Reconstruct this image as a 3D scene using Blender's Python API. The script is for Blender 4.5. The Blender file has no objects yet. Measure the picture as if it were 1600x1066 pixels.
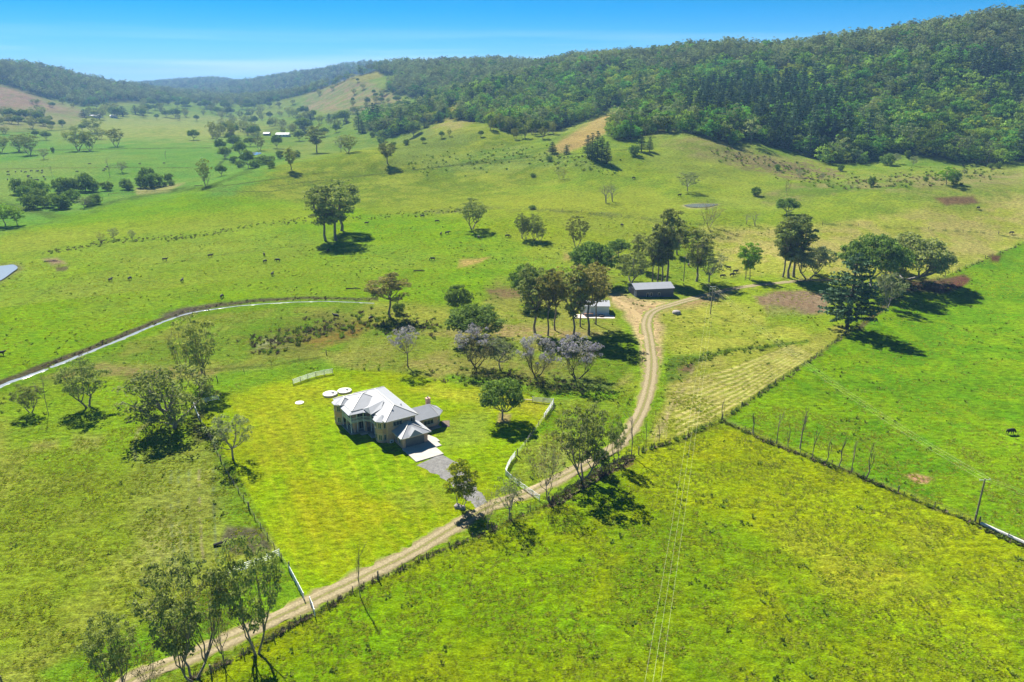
import bpy, bmesh, math, random
import numpy as np
from mathutils import Vector, Matrix
R = random.Random(7)
rng = np.random.default_rng(11)
scene = bpy.context.scene
C = scene.collection

# ------------------------------------------------------------------ camera, sky, sun, exposure
CAMH = 80.0; FPX = 1150.0; PITCH = math.radians(19.3)
cam = bpy.data.objects.new('camera', bpy.data.cameras.new('camera')); C.objects.link(cam)
cam.location = (0, 0, CAMH); cam.rotation_euler = (math.radians(90) - PITCH, 0, 0)
cam.data.sensor_width = 36; cam.data.lens = 36 * FPX / 1600
cam.data.clip_start = 0.5; cam.data.clip_end = 40000
scene.camera = cam
scene.render.resolution_x = 1024; scene.render.resolution_y = 682

SUN_EL = math.radians(44); SUN_ROT = math.radians(-27)      # ahead of the camera, a little to its left
w = bpy.data.worlds.new('World'); scene.world = w; w.use_nodes = True
nt = w.node_tree; nt.nodes.clear()
def wn(t): return nt.nodes.new(t)
sky = wn('ShaderNodeTexSky'); sky.sky_type = 'NISHITA'; sky.sun_disc = False
sky.sun_elevation = SUN_EL; sky.sun_rotation = SUN_ROT; sky.altitude = 50; sky.air_density = 0.5; sky.dust_density = 0.0; sky.ozone_density = 6.0
hs = wn('ShaderNodeHueSaturation'); hs.inputs['Saturation'].default_value = 1.42; hs.inputs['Hue'].default_value = 0.488; hs.inputs['Value'].default_value = 0.78
gm = wn('ShaderNodeGamma'); gm.inputs[1].default_value = 1.0
bg = wn('ShaderNodeBackground'); bg.inputs['Strength'].default_value = 0.05
wo = wn('ShaderNodeOutputWorld')
# thin cirrus low over the hills
tc = wn('ShaderNodeTexCoord'); mp = wn('ShaderNodeMapping'); mp.inputs['Scale'].default_value = (1.2, 1.2, 30)
nz = wn('ShaderNodeTexNoise'); nz.inputs['Scale'].default_value = 1.6; nz.inputs['Detail'].default_value = 5
rp = wn('ShaderNodeMapRange'); rp.inputs['From Min'].default_value = .46; rp.inputs['From Max'].default_value = .72; rp.inputs['To Max'].default_value = 0.65
sx = wn('ShaderNodeSeparateXYZ'); el = wn('ShaderNodeMapRange'); el.inputs['From Min'].default_value = .07; el.inputs['From Max'].default_value = .0
mu = wn('ShaderNodeMath'); mu.operation = 'MULTIPLY'
mx = wn('ShaderNodeMix'); mx.data_type = 'RGBA'; mx.inputs['B'].default_value = (9, 10.2, 11.2, 1)
L = nt.links.new
L(tc.outputs['Generated'], mp.inputs['Vector']); L(mp.outputs[0], nz.inputs['Vector']); L(nz.outputs['Fac'], rp.inputs['Value'])
L(tc.outputs['Generated'], sx.inputs[0]); L(sx.outputs['Z'], el.inputs['Value']); L(rp.outputs[0], mu.inputs[0]); L(el.outputs[0], mu.inputs[1])
L(sky.outputs[0], hs.inputs['Color']); L(hs.outputs[0], gm.inputs[0]); L(gm.outputs[0], mx.inputs['A']); L(mu.outputs[0], mx.inputs['Factor'])
L(mx.outputs['Result'], bg.inputs['Color']); L(bg.outputs[0], wo.inputs[0])

sl = bpy.data.lights.new('sun', 'SUN'); sl.energy = 4.4; sl.angle = math.radians(0.5); sl.color = (1.0, 0.955, 0.88)
sun = bpy.data.objects.new('sun', sl); C.objects.link(sun)
sdir = Vector((math.sin(SUN_ROT) * math.cos(SUN_EL), math.cos(SUN_ROT) * math.cos(SUN_EL), math.sin(SUN_EL)))
sun.rotation_euler = sdir.to_track_quat('Z', 'Y').to_euler()
vs = scene.view_settings
vs.view_transform = 'Standard'; vs.look = 'None'; vs.gamma = 1; vs.exposure = 1.6; vs.use_curve_mapping = False
scene.render.engine = 'CYCLES'
cy = scene.cycles
cy.max_bounces = 6; cy.diffuse_bounces = 2; cy.transmission_bounces = 2; cy.transparent_max_bounces = 4; cy.volume_bounces = 0
cy.glossy_bounces = 2; cy.use_denoising = True; cy.volume_step_rate = 1

# ------------------------------------------------------------------ numeric helpers
CP, SP = math.cos(PITCH), math.sin(PITCH)
def ray(u, v):
    t = (v - 533) / FPX
    return (u - 800) / FPX, CP - t * SP, -SP - t * CP
def proj(X, Y, Z):
    dep = Y * CP - (Z - CAMH) * SP; up = Y * SP + (Z - CAMH) * CP
    dep = np.where(dep < 1, 1, dep)
    return 800 + FPX * X / dep, 533 - FPX * up / dep
_T = rng.random((256, 256)).astype(np.float64)
def vnoise(x, y):
    xi = np.floor(x).astype(np.int64); yi = np.floor(y).astype(np.int64)
    fx = x - xi; fy = y - yi
    fx = fx * fx * fx * (fx * (fx * 6 - 15) + 10); fy = fy * fy * fy * (fy * (fy * 6 - 15) + 10)
    a = _T[xi & 255, yi & 255]; b = _T[(xi + 1) & 255, yi & 255]; c = _T[xi & 255, (yi + 1) & 255]; d = _T[(xi + 1) & 255, (yi + 1) & 255]
    return (a * (1 - fx) + b * fx) * (1 - fy) + (c * (1 - fx) + d * fx) * fy
def fbm(x, y, s, o=4, g=.5):
    r = 0; a = 1; t = 0
    for k in range(o):
        r = r + a * vnoise(x / s + 17.3 * k, y / s - 9.1 * k); t += a; a *= g; s *= .5
    return r / t
def sstep(a, b, x):
    t = np.clip((x - a) / (b - a), 0, 1); return t * t * (3 - 2 * t)

# ------------------------------------------------------------------ terrain heights from surveyed points
# (u, v, Y): a spot seen on the ground and its distance; or (u, None, Y, z)
PTS = []
def cp_(u, v, Y, z=None):
    if z is None:
        x, y, zz = ray(u, v); z = CAMH + Y * zz / y; X = Y * x / y
    else: X = Y * (u - 800) / FPX / 1.02
    PTS.append((math.atan2(X, Y), math.log(math.hypot(X, Y)), z))
for th in (-60, -40, -20, 0, 20, 40, 60):
    for r in (60, 110, 170, 240): PTS.append((math.radians(th), math.log(r), 0.0))
for th in (-60, -40, -20, -8, 4): PTS.append((math.radians(th), math.log(310), 0.0))
for th in (-60, -45, -33, -24): 
    for r in (440, 640): PTS.append((math.radians(th), math.log(r), -1.0))
for a in [(1000,480,268),(1100,455,296),(1300,480,275),(1500,480,285),(1600,420,345),(1250,430,318),(1400,400,352),(1100,400,358),(1000,400,352),(800,400,354),(1600,380,385),
          (1100,330,425),(1300,330,425),(1500,320,440),(900,330,432),(800,330,437),(650,340,440),(500,340,450),(500,300,555),(700,290,560),(850,280,560),(1000,280,520),(1150,280,520),
          (1300,285,505),(1450,285,500),(1600,300,470),(1600,265,570),(1500,258,580),(1400,250,590),(1300,258,575),(1200,235,610),(1100,215,630),(1030,225,620),(930,245,575),(850,245,600),
          (330,287,560),(440,264,600),(560,240,650),(640,230,690),(700,216,730),(760,188,800),
          (700,250,640),(800,225,700),(850,205,790),(900,205,770),(960,177,840),(870,232,660),
          (1000,150,1020),(1100,150,980),(1200,160,880),(1300,150,860),(1400,150,820),(1500,150,790),(1600,140,800),(1600,200,680),(1450,200,690),(1300,200,700),(1150,190,740),
          (1000,95,1500),(1100,90,1420),(1200,88,1300),(1300,78,1200),(1400,68,1100),(1500,57,1030),(1600,48,960),(1750,40,900),(900,98,1650),(800,102,1850),(700,104,2050),(620,106,2250),
          (900,150,1150),(820,150,1200),(800,185,950),(760,150,1150),(700,165,1250),(640,190,1050),(650,160,1500),(700,130,1600),(800,125,1500),
          (540,122,2150),(590,150,1700),(560,176,1500),(500,165,2000),(450,172,2050),(620,175,1300),(600,115,2350),
          (500,113,4200),(440,119,4300),(400,130,4300),(600,105,3900),(560,104,3900),(340,124,5200),(300,126,5200),(250,131,5200),(215,136,5000),(195,138,5000),(375,133,5200),(300,145,4200),(230,150,3800),(400,155,3300),
          (0,107,2300),(50,111,2350),(100,121,2600),(140,131,2900),(175,138,3500),(0,140,1900),(60,150,1950),(120,160,2100),(0,180,1500),(60,185,1600),(120,183,1700),(-150,95,2100),(-150,140,1700),
          (200,178,1950),(300,175,2100),(380,178,2100),(250,200,1350),(100,215,1150),(350,215,1120),(200,250,800),(80,260,760),(330,250,800),(0,230,980),(-150,220,1000)]:
    cp_(*a)
for a in [(440,0,850,2),(500,0,880,2),(560,0,950,2),(380,0,750,0),(500,0,1200,1),(420,0,1400,0),(620,0,980,6),
          (1600,0,1400,90),(1400,0,1600,80),(1200,0,1900,70),(1000,0,2200,65),(800,0,2700,60),(650,0,3000,60),(1200,0,4000,40),(1600,0,3000,40),(800,0,6000,50),(1600,0,8000,40),
          (500,0,6500,60),(300,0,7500,30),(0,0,4000,60),(100,0,5000,50),(0,0,8000,40),(600,0,3000,60),(870,0,830,33),(1900,0,500,40),(1900,0,900,140),(1900,0,300,8),(-300,0,4000,60)]:
    cp_(a[0], a[1], a[2], a[3])
PTS = np.array(PTS)
SB = .55
Pq = np.stack([PTS[:, 0], PTS[:, 1] * SB], 1)
_c2 = .03 ** 2
D = np.sqrt(((Pq[:, None] - Pq[None]) ** 2).sum(-1) + _c2)
n_ = len(PTS)
A_ = np.zeros((n_ + 1, n_ + 1)); A_[:n_, :n_] = -D + np.eye(n_) * .004; A_[:n_, n_] = 1; A_[n_, :n_] = 1
Wt = np.linalg.solve(A_, np.append(PTS[:, 2], 0))
def Hraw(th, lr):
    q0 = np.clip(th, -1.1, 1.1); q1 = np.clip(lr, math.log(60), 9.1) * SB
    o = np.full(q0.shape, Wt[-1])
    for i in range(n_):
        o -= Wt[i] * np.sqrt((q0 - Pq[i, 0]) ** 2 + (q1 - Pq[i, 1]) ** 2 + _c2)
    return o
# polar grid: fine where the land lies open in front, coarse elsewhere
th_f = np.linspace(-44, 44, 741)
th_c = np.linspace(44, 316, 69)[1:-1]
TH = np.radians(np.concatenate([th_f, th_c])); NTH = len(TH)
dep = np.linspace(math.atan(80 / 88), math.atan(80 / 470), 385)
rr = [3, 15, 35, 55, 70, 80] + list(80 / np.tan(dep))
x = math.log(rr[-1])
while x < math.log(2600): x += .0047; rr.append(math.exp(x))
while x < math.log(9500): x += .022; rr.append(math.exp(x))
RR = np.array(rr); NR = len(RR)
_th = (TH + math.pi) % (2 * math.pi) - math.pi
TT, LL = np.meshgrid(_th, np.log(RR), indexing='ij')
GX = np.sin(TT) * np.exp(LL); GY = np.cos(TT) * np.exp(LL)
# evaluate the smooth field on a thinner grid and interpolate
t_c = np.concatenate([np.radians(np.linspace(-64, 64, 150))]); l_c = np.linspace(math.log(60), 9.17, 190)
tt, ll = np.meshgrid(t_c, l_c, indexing='ij'); Hc = Hraw(tt, ll)
def lerp2(G, a0, da, b0, db, a, b):
    fa = np.clip((a - a0) / da, 0, G.shape[0] - 1.001); fb = np.clip((b - b0) / db, 0, G.shape[1] - 1.001)
    i = fa.astype(int); j = fb.astype(int); fa -= i; fb -= j
    return (G[i, j] * (1 - fa) + G[i + 1, j] * fa) * (1 - fb) + (G[i, j + 1] * (1 - fa) + G[i + 1, j + 1] * fa) * fb
GZ = lerp2(Hc, t_c[0], t_c[1] - t_c[0], l_c[0], l_c[1] - l_c[0], TT, LL)
back = sstep(1.15, 1.6, np.abs(TT)); GZ = GZ * (1 - back)
rad = np.exp(LL)
hill = sstep(10, 60, GZ)
GZ += hill * (fbm(GX, GY, 260, 4) - .5) * np.minimum(.30 * GZ, 34) * 1.0
GZ += sstep(2, 25, GZ) * (fbm(GX + 500, GY, 90, 4) - .5) * 13
PAD = sstep(24, 16, np.hypot(GX + 27.5, GY - 158))
GZ += (fbm(GX, GY, 45, 3) - .5) * 1.2 * sstep(60, 200, rad)
GZ = GZ * (1 - PAD) + float(GZ[np.unravel_index(np.argmin(np.hypot(GX + 27, GY - 160)), GX.shape)]) * PAD
GZ += sstep(6, 30, GZ) * (fbm(GX + 900, GY + 300, 150, 2) - .5) * 18 * (1 - sstep(1500, 2500, rad))
def level(u, v, Y, rx, ry):
    # cut a level bench for a dam
    global GZ
    x, y, z_ = ray(u, v); X = Y * x / y; d = np.hypot((GX - X) / rx, (GY - Y) / ry); k = 1 - sstep(1.0, 1.6, d)
    z0 = float(np.median(GZ[d < .9])); GZ = GZ * (1 - k) + z0 * k
level(1105, 322, 438, 19, 16); level(392, 240, 900, 24, 60)
def Hm(X, Y):
    """height of the ground mesh at world X, Y (front sector)"""
    X = np.asarray(X, float); Y = np.asarray(Y, float)
    th = np.arctan2(X, Y); r = np.hypot(X, Y)
    j = np.clip(np.searchsorted(RR, r) - 1, 0, NR - 2); fr = np.clip((r - RR[j]) / (RR[j + 1] - RR[j]), 0, 1)
    fa = np.clip((th - math.radians(-44)) / math.radians(88 / 740), 0, 739.999); i = fa.astype(int); fa = fa - i
    return (GZ[i, j] * (1 - fa) + GZ[i + 1, j] * fa) * (1 - fr) + (GZ[i, j + 1] * (1 - fa) + GZ[i + 1, j + 1] * fa) * fr
_ys = np.concatenate([np.linspace(70, 600, 1400), np.exp(np.linspace(math.log(600.5), math.log(9000), 1600))])
def P(u, v, near=0):
    """where the ground stands that the photo shows at u, v"""
    x, y, z = ray(u, v)
    Xs = _ys * x / y; Zs = CAMH + _ys * z / y
    d = Zs - Hm(Xs, _ys)
    ok = (d <= 0) & (_ys > near)
    if not ok.any(): k = int(np.argmin(np.where(_ys > near, d, 1e9)))
    else: k = int(np.argmax(ok))
    if k > 0 and d[k - 1] > 0 and d[k] <= 0:
        f = d[k - 1] / (d[k - 1] - d[k]); yy = _ys[k - 1] + f * (_ys[k] - _ys[k - 1])
    else: yy = _ys[k]
    X = yy * x / y
    return float(X), float(yy), float(Hm(X, yy))
def mpp(p):   # metres per photo pixel at a place
    return (p[1] * CP - (p[2] - CAMH) * SP) / FPX
# horizon test for each grid vertex
slope = (GZ - CAMH) / RR[None, :]
runmax = np.maximum.accumulate(slope, axis=1)
def seen(X, Y, Z, lift):
    th = np.arctan2(X, Y); r = np.hypot(X, Y)
    j = np.clip(np.searchsorted(RR, r) - 2, 0, NR - 1); i = np.clip(np.round((th - math.radians(-44)) / math.radians(88 / 740)), 0, 740).astype(int)
    return (Z + lift - CAMH) / r > runmax[i, j]

# ------------------------------------------------------------------ object helpers
def lin(c):
    c = np.asarray(c, float) / 255
    return np.where(c <= .04045, c / 12.92, ((c + .055) / 1.055) ** 2.4)
def tag(o, label=None, cat=None, group=None, kind=None):
    if label: o['label'] = label
    if cat: o['category'] = cat
    if group: o['group'] = group
    if kind: o['kind'] = kind
    return o
def empty(name, loc, rz=0, label=None, cat=None, group=None):
    o = bpy.data.objects.new(name, None); C.objects.link(o); o.location = loc; o.rotation_euler = (0, 0, rz); o.empty_display_size = .1
    return tag(o, label, cat, group)
def link(name, me, parent=None, loc=None):
    o = bpy.data.objects.new(name, me); C.objects.link(o)
    if parent: o.parent = parent
    if loc is not None: o.location = loc
    return o
class MB:
    """collects shapes, then links them as one mesh"""
    def __init__(s): s.v = []; s.f = []; s.m = []
    def add(s, vs, fs, mi=0):
        b = len(s.v); s.v += [tuple(q) for q in vs]; s.f += [tuple(b + i for i in f) for f in fs]; s.m += [mi] * len(fs)
    def box(s, x0, x1, y0, y1, z0, z1, M=None, mi=0):
        vs = [(x, y, z) for z in (z0, z1) for y in (y0, y1) for x in (x0, x1)]
        if M: vs = [M @ Vector(q) for q in vs]
        s.add(vs, [(0, 2, 3, 1), (4, 5, 7, 6), (0, 1, 5, 4), (2, 6, 7, 3), (0, 4, 6, 2), (1, 3, 7, 5)], mi)
    def beam(s, a, b, w, h=None, mi=0, up=(0, 0, 1)):
        h = h or w; a = Vector(a); b = Vector(b); d = (b - a); l = d.length; d.normalize()
        x = d.cross(Vector(up)); 
        if x.length < 1e-4: x = d.cross(Vector((0, 1, 0)))
        x.normalize(); y = x.cross(d)
        vs = []
        for q in (a, b):
            for i, j in ((-1, -1), (1, -1), (1, 1), (-1, 1)): vs.append(q + x * (i * w / 2) + y * (j * h / 2))
        s.add(vs, [(0, 1, 2, 3), (7, 6, 5, 4), (0, 4, 5, 1), (1, 5, 6, 2), (2, 6, 7, 3), (3, 7, 4, 0)], mi)
    def tube(s, pts, rad, n=5, mi=0, cap=True):
        b = len(s.v); N = len(pts); prev = None
        for k, q in enumerate(pts):
            q = Vector(q); d = Vector(pts[min(k + 1, N - 1)]) - Vector(pts[max(k - 1, 0)]); d.normalize()
            x = d.cross(Vector((0, 1, 0))) if prev is None or True else prev
            if x.length < .2: x = d.cross(Vector((1, 0, 0)))
            x.normalize(); y = d.cross(x)
            for i in range(n):
                a = 2 * math.pi * i / n; s.v.append(tuple(q + (x * math.cos(a) + y * math.sin(a)) * rad[k]))
        for k in range(N - 1):
            for i in range(n):
                s.f.append((b + k * n + i, b + k * n + (i + 1) % n, b + (k + 1) * n + (i + 1) % n, b + (k + 1) * n + i)); s.m.append(mi)
        if cap: s.f.append(tuple(b + (N - 1) * n + i for i in range(n))); s.m.append(mi)
    def lathe(s, prof, c=(0, 0, 0), n=20, mi=0, cap=True):
        b = len(s.v)
        for r, z in prof:
            for i in range(n):
                a = 2 * math.pi * i / n; s.v.append((c[0] + r * math.cos(a), c[1] + r * math.sin(a), c[2] + z))
        for k in range(len(prof) - 1):
            for i in range(n): s.f.append((b + k * n + i, b + k * n + (i + 1) % n, b + (k + 1) * n + (i + 1) % n, b + (k + 1) * n + i)); s.m.append(mi)
        if cap:
            s.f.append(tuple(b + (len(prof) - 1) * n + i for i in range(n))); s.m.append(mi)
    def mesh(s, name, mats, smooth=False):
        me = bpy.data.meshes.new(name); me.from_pydata([tuple(q) for q in s.v], [], s.f)
        for m in (mats if isinstance(mats, (list, tuple)) else [mats]): me.materials.append(m)
        if len(me.materials) > 1: me.polygons.foreach_set('material_index', s.m)
        if smooth: me.polygons.foreach_set('use_smooth', [True] * len(me.polygons))
        me.update(); return me
    def build(s, name, mats, parent=None, loc=None, smooth=False):
        return link(name, s.mesh(name, mats, smooth), parent, loc)

# ------------------------------------------------------------------ materials
def new_mat(name):
    m = bpy.data.materials.new(name); m.use_nodes = True; t = m.node_tree; t.nodes.clear()
    o = t.nodes.new('ShaderNodeOutputMaterial'); return m, t, o
def simple(name, col, rough=.7, var=.12, scale=3.0, metal=0, bump=0, bscale=20, col2=None, spec=.3, stretch=(1, 1, 1)):
    m, t, o = new_mat(name); b = t.nodes.new('ShaderNodeBsdfPrincipled'); l = t.links.new
    b.inputs['Roughness'].default_value = rough; b.inputs['Metallic'].default_value = metal; b.inputs['Specular IOR Level'].default_value = spec
    tc = t.nodes.new('ShaderNodeTexCoord'); mp = t.nodes.new('ShaderNodeMapping'); mp.inputs['Scale'].default_value = stretch
    n = t.nodes.new('ShaderNodeTexNoise'); n.inputs['Scale'].default_value = scale; n.inputs['Detail'].default_value = 6; n.inputs['Roughness'].default_value = .65
    mr = t.nodes.new('ShaderNodeMapRange'); mr.inputs['From Min'].default_value = .3; mr.inputs['From Max'].default_value = .7
    x = t.nodes.new('ShaderNodeMix'); x.data_type = 'RGBA'
    c2 = col2 or tuple(c * (1 - 2 * var) for c in col); c1 = tuple(min(1, c * (1 + var)) for c in col)
    x.inputs['A'].default_value = (*c2, 1); x.inputs['B'].default_value = (*c1, 1)
    l(tc.outputs['Object'], mp.inputs[0]); l(mp.outputs[0], n.inputs['Vector']); l(n.outputs['Fac'], mr.inputs['Value']); l(mr.outputs[0], x.inputs['Factor']); l(x.outputs['Result'], b.inputs['Base Color'])
    if bump:
        bn = t.nodes.new('ShaderNodeTexNoise'); bn.inputs['Scale'].default_value = bscale; bn.inputs['Detail'].default_value = 3; l(mp.outputs[0], bn.inputs['Vector'])
        bu = t.nodes.new('ShaderNodeBump'); bu.inputs['Strength'].default_value = bump; bu.inputs['Distance'].default_value = .1; l(bn.outputs['Fac'], bu.inputs['Height']); l(bu.outputs[0], b.inputs['Normal'])
    l(b.outputs[0], o.inputs[0]); return m
def leaf_mat(name, dark, light, tip=None, trans=.35, nscale=.35, rv=.25):
    """foliage: clumps of two tones, random tint for each tree, some light through the leaf"""
    m, t, o = new_mat(name); l = t.links.new; N = t.nodes.new
    tc = N('ShaderNodeTexCoord'); oi = N('ShaderNodeObjectInfo')
    n = N('ShaderNodeTexNoise'); n.inputs['Scale'].default_value = nscale; n.inputs['Detail'].default_value = 3
    l(tc.outputs['Object'], n.inputs['Vector'])
    wn_ = N('ShaderNodeTexWhiteNoise'); wn_.noise_dimensions = '3D'
    sn = N('ShaderNodeVectorMath'); sn.operation = 'SNAP'; sn.inputs[1].default_value = (.45, .45, .45); l(tc.outputs['Object'], sn.inputs[0]); l(sn.outputs[0], wn_.inputs['Vector'])
    ad = N('ShaderNodeMath'); ad.operation = 'MULTIPLY_ADD'; ad.inputs[1].default_value = .5; l(wn_.outputs['Value'], ad.inputs[0])
    mr = N('ShaderNodeMapRange'); mr.inputs['From Min'].default_value = .35; mr.inputs['From Max'].default_value = .65; mr.inputs['To Max'].default_value = .6; l(n.outputs['Fac'], mr.inputs['Value']); l(mr.outputs[0], ad.inputs[2])
    x = N('ShaderNodeMix'); x.data_type = 'RGBA'; x.inputs['A'].default_value = (*dark, 1); x.inputs['B'].default_value = (*light, 1); l(ad.outputs[0], x.inputs['Factor'])
    hsv = N('ShaderNodeHueSaturation'); l(x.outputs['Result'], hsv.inputs['Color'])
    rr_ = N('ShaderNodeMapRange'); rr_.inputs['To Min'].default_value = 1 - rv; rr_.inputs['To Max'].default_value = 1 + rv; l(oi.outputs['Random'], rr_.inputs['Value']); l(rr_.outputs[0], hsv.inputs['Value'])
    rh = N('ShaderNodeMath'); rh.operation = 'MULTIPLY'; rh.inputs[1].default_value = 7.31; l(oi.outputs['Random'], rh.inputs[0])
    fr = N('ShaderNodeMath'); fr.operation = 'FRACT'; l(rh.outputs[0], fr.inputs[0])
    hh = N('ShaderNodeMapRange'); hh.inputs['To Min'].default_value = .5 - rv * .07; hh.inputs['To Max'].default_value = .5 + rv * .05; l(fr.outputs[0], hh.inputs['Value']); l(hh.outputs[0], hsv.inputs['Hue'])
    d = N('ShaderNodeBsdfDiffuse'); tr = N('ShaderNodeBsdfTranslucent'); ms = N('ShaderNodeMixShader'); ms.inputs[0].default_value = trans
    tb = N('ShaderNodeMix'); tb.data_type = 'RGBA'; tb.blend_type = 'MULTIPLY'; tb.inputs['Factor'].default_value = 1; tb.inputs['B'].default_value = (1.25, 1.3, .55, 1)
    l(hsv.outputs[0], d.inputs['Color']); l(hsv.outputs[0], tb.inputs['A']); l(tb.outputs['Result'], tr.inputs['Color'])
    l(d.outputs[0], ms.inputs[1]); l(tr.outputs[0], ms.inputs[2]); l(ms.outputs[0], o.inputs[0]); return m
# ------------------------------------------------------------------ the ground: colour of each paddock, patch and track verge
GAIN = 1.6
def alb(c): return lin(c) / GAIN
FX = GX[:741]; FY = GY[:741]; FZ = GZ[:741]
PU, PV = proj(FX, FY, FZ)
vis_w = (RR > 60)[None, :] & np.ones(FX.shape, bool)
n_big = fbm(FX, FY, 30, 4); n_big2 = fbm(FX + 444, FY - 210, 24, 4); n_mid = fbm(FX + 99, FY - 40, 7, 3); n_far = fbm(FX, FY, 160, 4)
fine = vnoise(FX * .9, FY * .9)
wigU = (fbm(FX + 31, FY, 9, 3) - .5); wigV = (fbm(FX, FY + 77, 9, 3) - .5)
col = np.zeros(FX.shape + (3,)); col[:] = alb((120, 158, 30))
def polysd(U, V, poly):
    """signed distance in photo pixels, inside negative"""
    p = np.array(poly, float); n = len(p); d = np.full(U.shape, 1e18); ins = np.zeros(U.shape, bool)
    for i in range(n):
        a = p[i]; b = p[(i + 1) % n]; e = b - a; wx = U - a[0]; wy = V - a[1]
        h = np.clip((wx * e[0] + wy * e[1]) / max((e ** 2).sum(), 1e-9), 0, 1)
        d = np.minimum(d, (wx - e[0] * h) ** 2 + (wy - e[1] * h) ** 2)
        if a[1] != b[1]:
            c = ((a[1] > V) != (b[1] > V)) & (U < (b[0] - a[0]) * (V - a[1]) / (b[1] - a[1]) + a[0]); ins ^= c
    d = np.sqrt(d); return np.where(ins, -d, d)
def region(poly, c, feather=4, wig=8, amt=1.0, noise=0.0, c2=None, rmin=0, rmax=1e9):
    p = np.array(poly, float); m = feather + wig + 3
    u0, v0 = p.min(0) - m; u1, v1 = p.max(0) + m
    bb = (PU > u0) & (PU < u1) & (PV > v0) & (PV < v1) & vis_w & (RR > rmin)[None] & (RR < rmax)[None]
    if not bb.any(): return
    k = np.minimum(1, 180 / RR[np.nonzero(bb)[1]])
    big = 2.6 * max(feather - 5, 0)
    U = PU[bb] + wigU[bb] * 2 * wig + (n_big[bb] - .5) * 4 * big; V = PV[bb] + wigV[bb] * 2 * wig * .6 + (n_big2[bb] - .5) * 3 * big
    a = 1 - sstep(-feather * 1.5, feather * 1.5, polysd(U, V, poly)); a *= amt
    if noise: a *= np.clip(1 + noise * 3 * (n_mid[bb] + .6 * fine[bb] - .82) * 2, 0, 1)
    cc = alb(c)[None]
    if c2 is not None:
        s = sstep(.38, .62, n_big[bb] * .5 + n_mid[bb] * .5)[:, None]; cc = cc * (1 - s) + alb(c2)[None] * s
    col[bb] = col[bb] * (1 - a[:, None]) + cc * a[:, None]
def stripe(pts, width, c, feather=1.5, wig=2, amt=1.0, noise=0.0, taper=None):
    """a band along a line seen in the photo; width in photo pixels at each end"""
    p = np.array(pts, float); w0, w1 = width if isinstance(width, tuple) else (width, width)
    m = max(w0, w1) + feather + wig + 3; u0, v0 = p.min(0) - m; u1, v1 = p.max(0) + m
    bb = (PU > u0) & (PU < u1) & (PV > v0) & (PV < v1) & vis_w
    if not bb.any(): return
    U = PU[bb] + wigU[bb] * 2 * wig; V = PV[bb] + wigV[bb] * 2 * wig * .6
    seg = np.hypot(*(p[1:] - p[:-1]).T); cum = np.concatenate([[0], np.cumsum(seg)]) / seg.sum()
    best = np.full(U.shape, 1e9)
    for i in range(len(p) - 1):
        e = p[i + 1] - p[i]; wx = U - p[i][0]; wy = V - p[i][1]; h = np.clip((wx * e[0] + wy * e[1]) / (e ** 2).sum(), 0, 1)
        d = np.hypot(wx - e[0] * h, wy - e[1] * h) - (w0 + (w1 - w0) * (cum[i] + (cum[i + 1] - cum[i]) * h)) / 2
        best = np.minimum(best, d)
    a = (1 - sstep(-feather, feather, best)) * amt
    if noise: a *= np.clip(1 + noise * 3 * (n_mid[bb] + .6 * fine[bb] - .82) * 2, 0, 1)
    col[bb] = col[bb] * (1 - a[:, None]) + alb(c)[None] * a[:, None]
GR = (122, 160, 26)
# far valley and hills
region([(-900,120),(2600,120),(2600,300),(-900,300)], (134,162,62), 10, 0, c2=(108,146,46))
region([(-900,205),(330,205),(470,255),(300,335),(0,365),(-900,420)], (120,166,62), 8, 8, c2=(102,156,56))
region([(60,176),(330,186),(420,196),(330,222),(150,216),(60,206)], (158,172,84), 8, 10, noise=.4)
region([(-900,120),(0,140),(60,152),(120,165),(140,182),(110,200),(0,205),(-900,205)], (160,160,98), 4, 8, c2=(126,146,66))
region([(-200,132),(20,134),(70,158),(130,178),(60,172),(-200,160)], (172,148,112), 5, 8, noise=.3)
region([(280,335),(440,262),(560,238),(760,185),(870,235),(1010,225),(1180,235),(1330,262),(1600,262),(2600,280),(2600,420),(1600,380),(1480,470),(1100,470),(780,470),(600,460),(300,380)], (142,170,44), 10, 10, c2=(120,152,40))
region([(560,238),(740,188),(800,215),(900,255),(760,310),(560,330),(300,360),(450,265)], (124,152,40), 8, 10, c2=(146,164,52))
# dry slopes on the right
region([(1100,360),(1280,355),(1600,300),(2600,290),(2600,400),(1600,378),(1480,440),(1290,440),(1130,430)], (190,186,98), 8, 12, c2=(160,172,64))
region([(780,300),(1000,285),(1100,330),(1000,380),(820,330)], (158,172,58), 12, 12, amt=.6)
region([(560,330),(800,300),(1010,330),(760,335),(600,350)], (150,166,48), 8, 12, amt=.7)
region([(1330,270),(1600,262),(1700,300),(1500,330),(1380,300)], (158,162,82), 6, 10, noise=.3, c2=(120,146,50))
region([(1460,310),(1520,306),(1530,318),(1480,322)], (128,108,70), 2, 4)
region([(1090,205),(1170,232),(1230,245),(1200,262),(1100,250),(1030,228)], (148,152,84), 4, 6, c2=(112,140,44))
region([(1120,238),(1260,250),(1330,275),(1260,285),(1150,262)], (140,132,84), 4, 8, noise=.8)
region([(1250,285),(1600,268),(1600,290),(1330,300),(1200,320),(1180,305)], (108,140,44), 3, 6, c2=(146,146,84))
# tan spurs
region([(975,172),(962,195),(940,212),(905,232),(870,245),(850,238),(900,205),(935,183)], (186,168,96), 3, 5)
region([(760,150),(742,190),(700,212),(655,232),(640,225),(690,185),(735,155)], (176,172,92), 3, 5, c2=(150,160,60))
region([(530,118),(580,130),(640,160),(560,180),(470,172),(480,150)], (176,160,108), 3, 8, c2=(130,150,74))
region([(640,200),(760,210),(700,240),(600,262)], (126,150,60), 6, 8)
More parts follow.
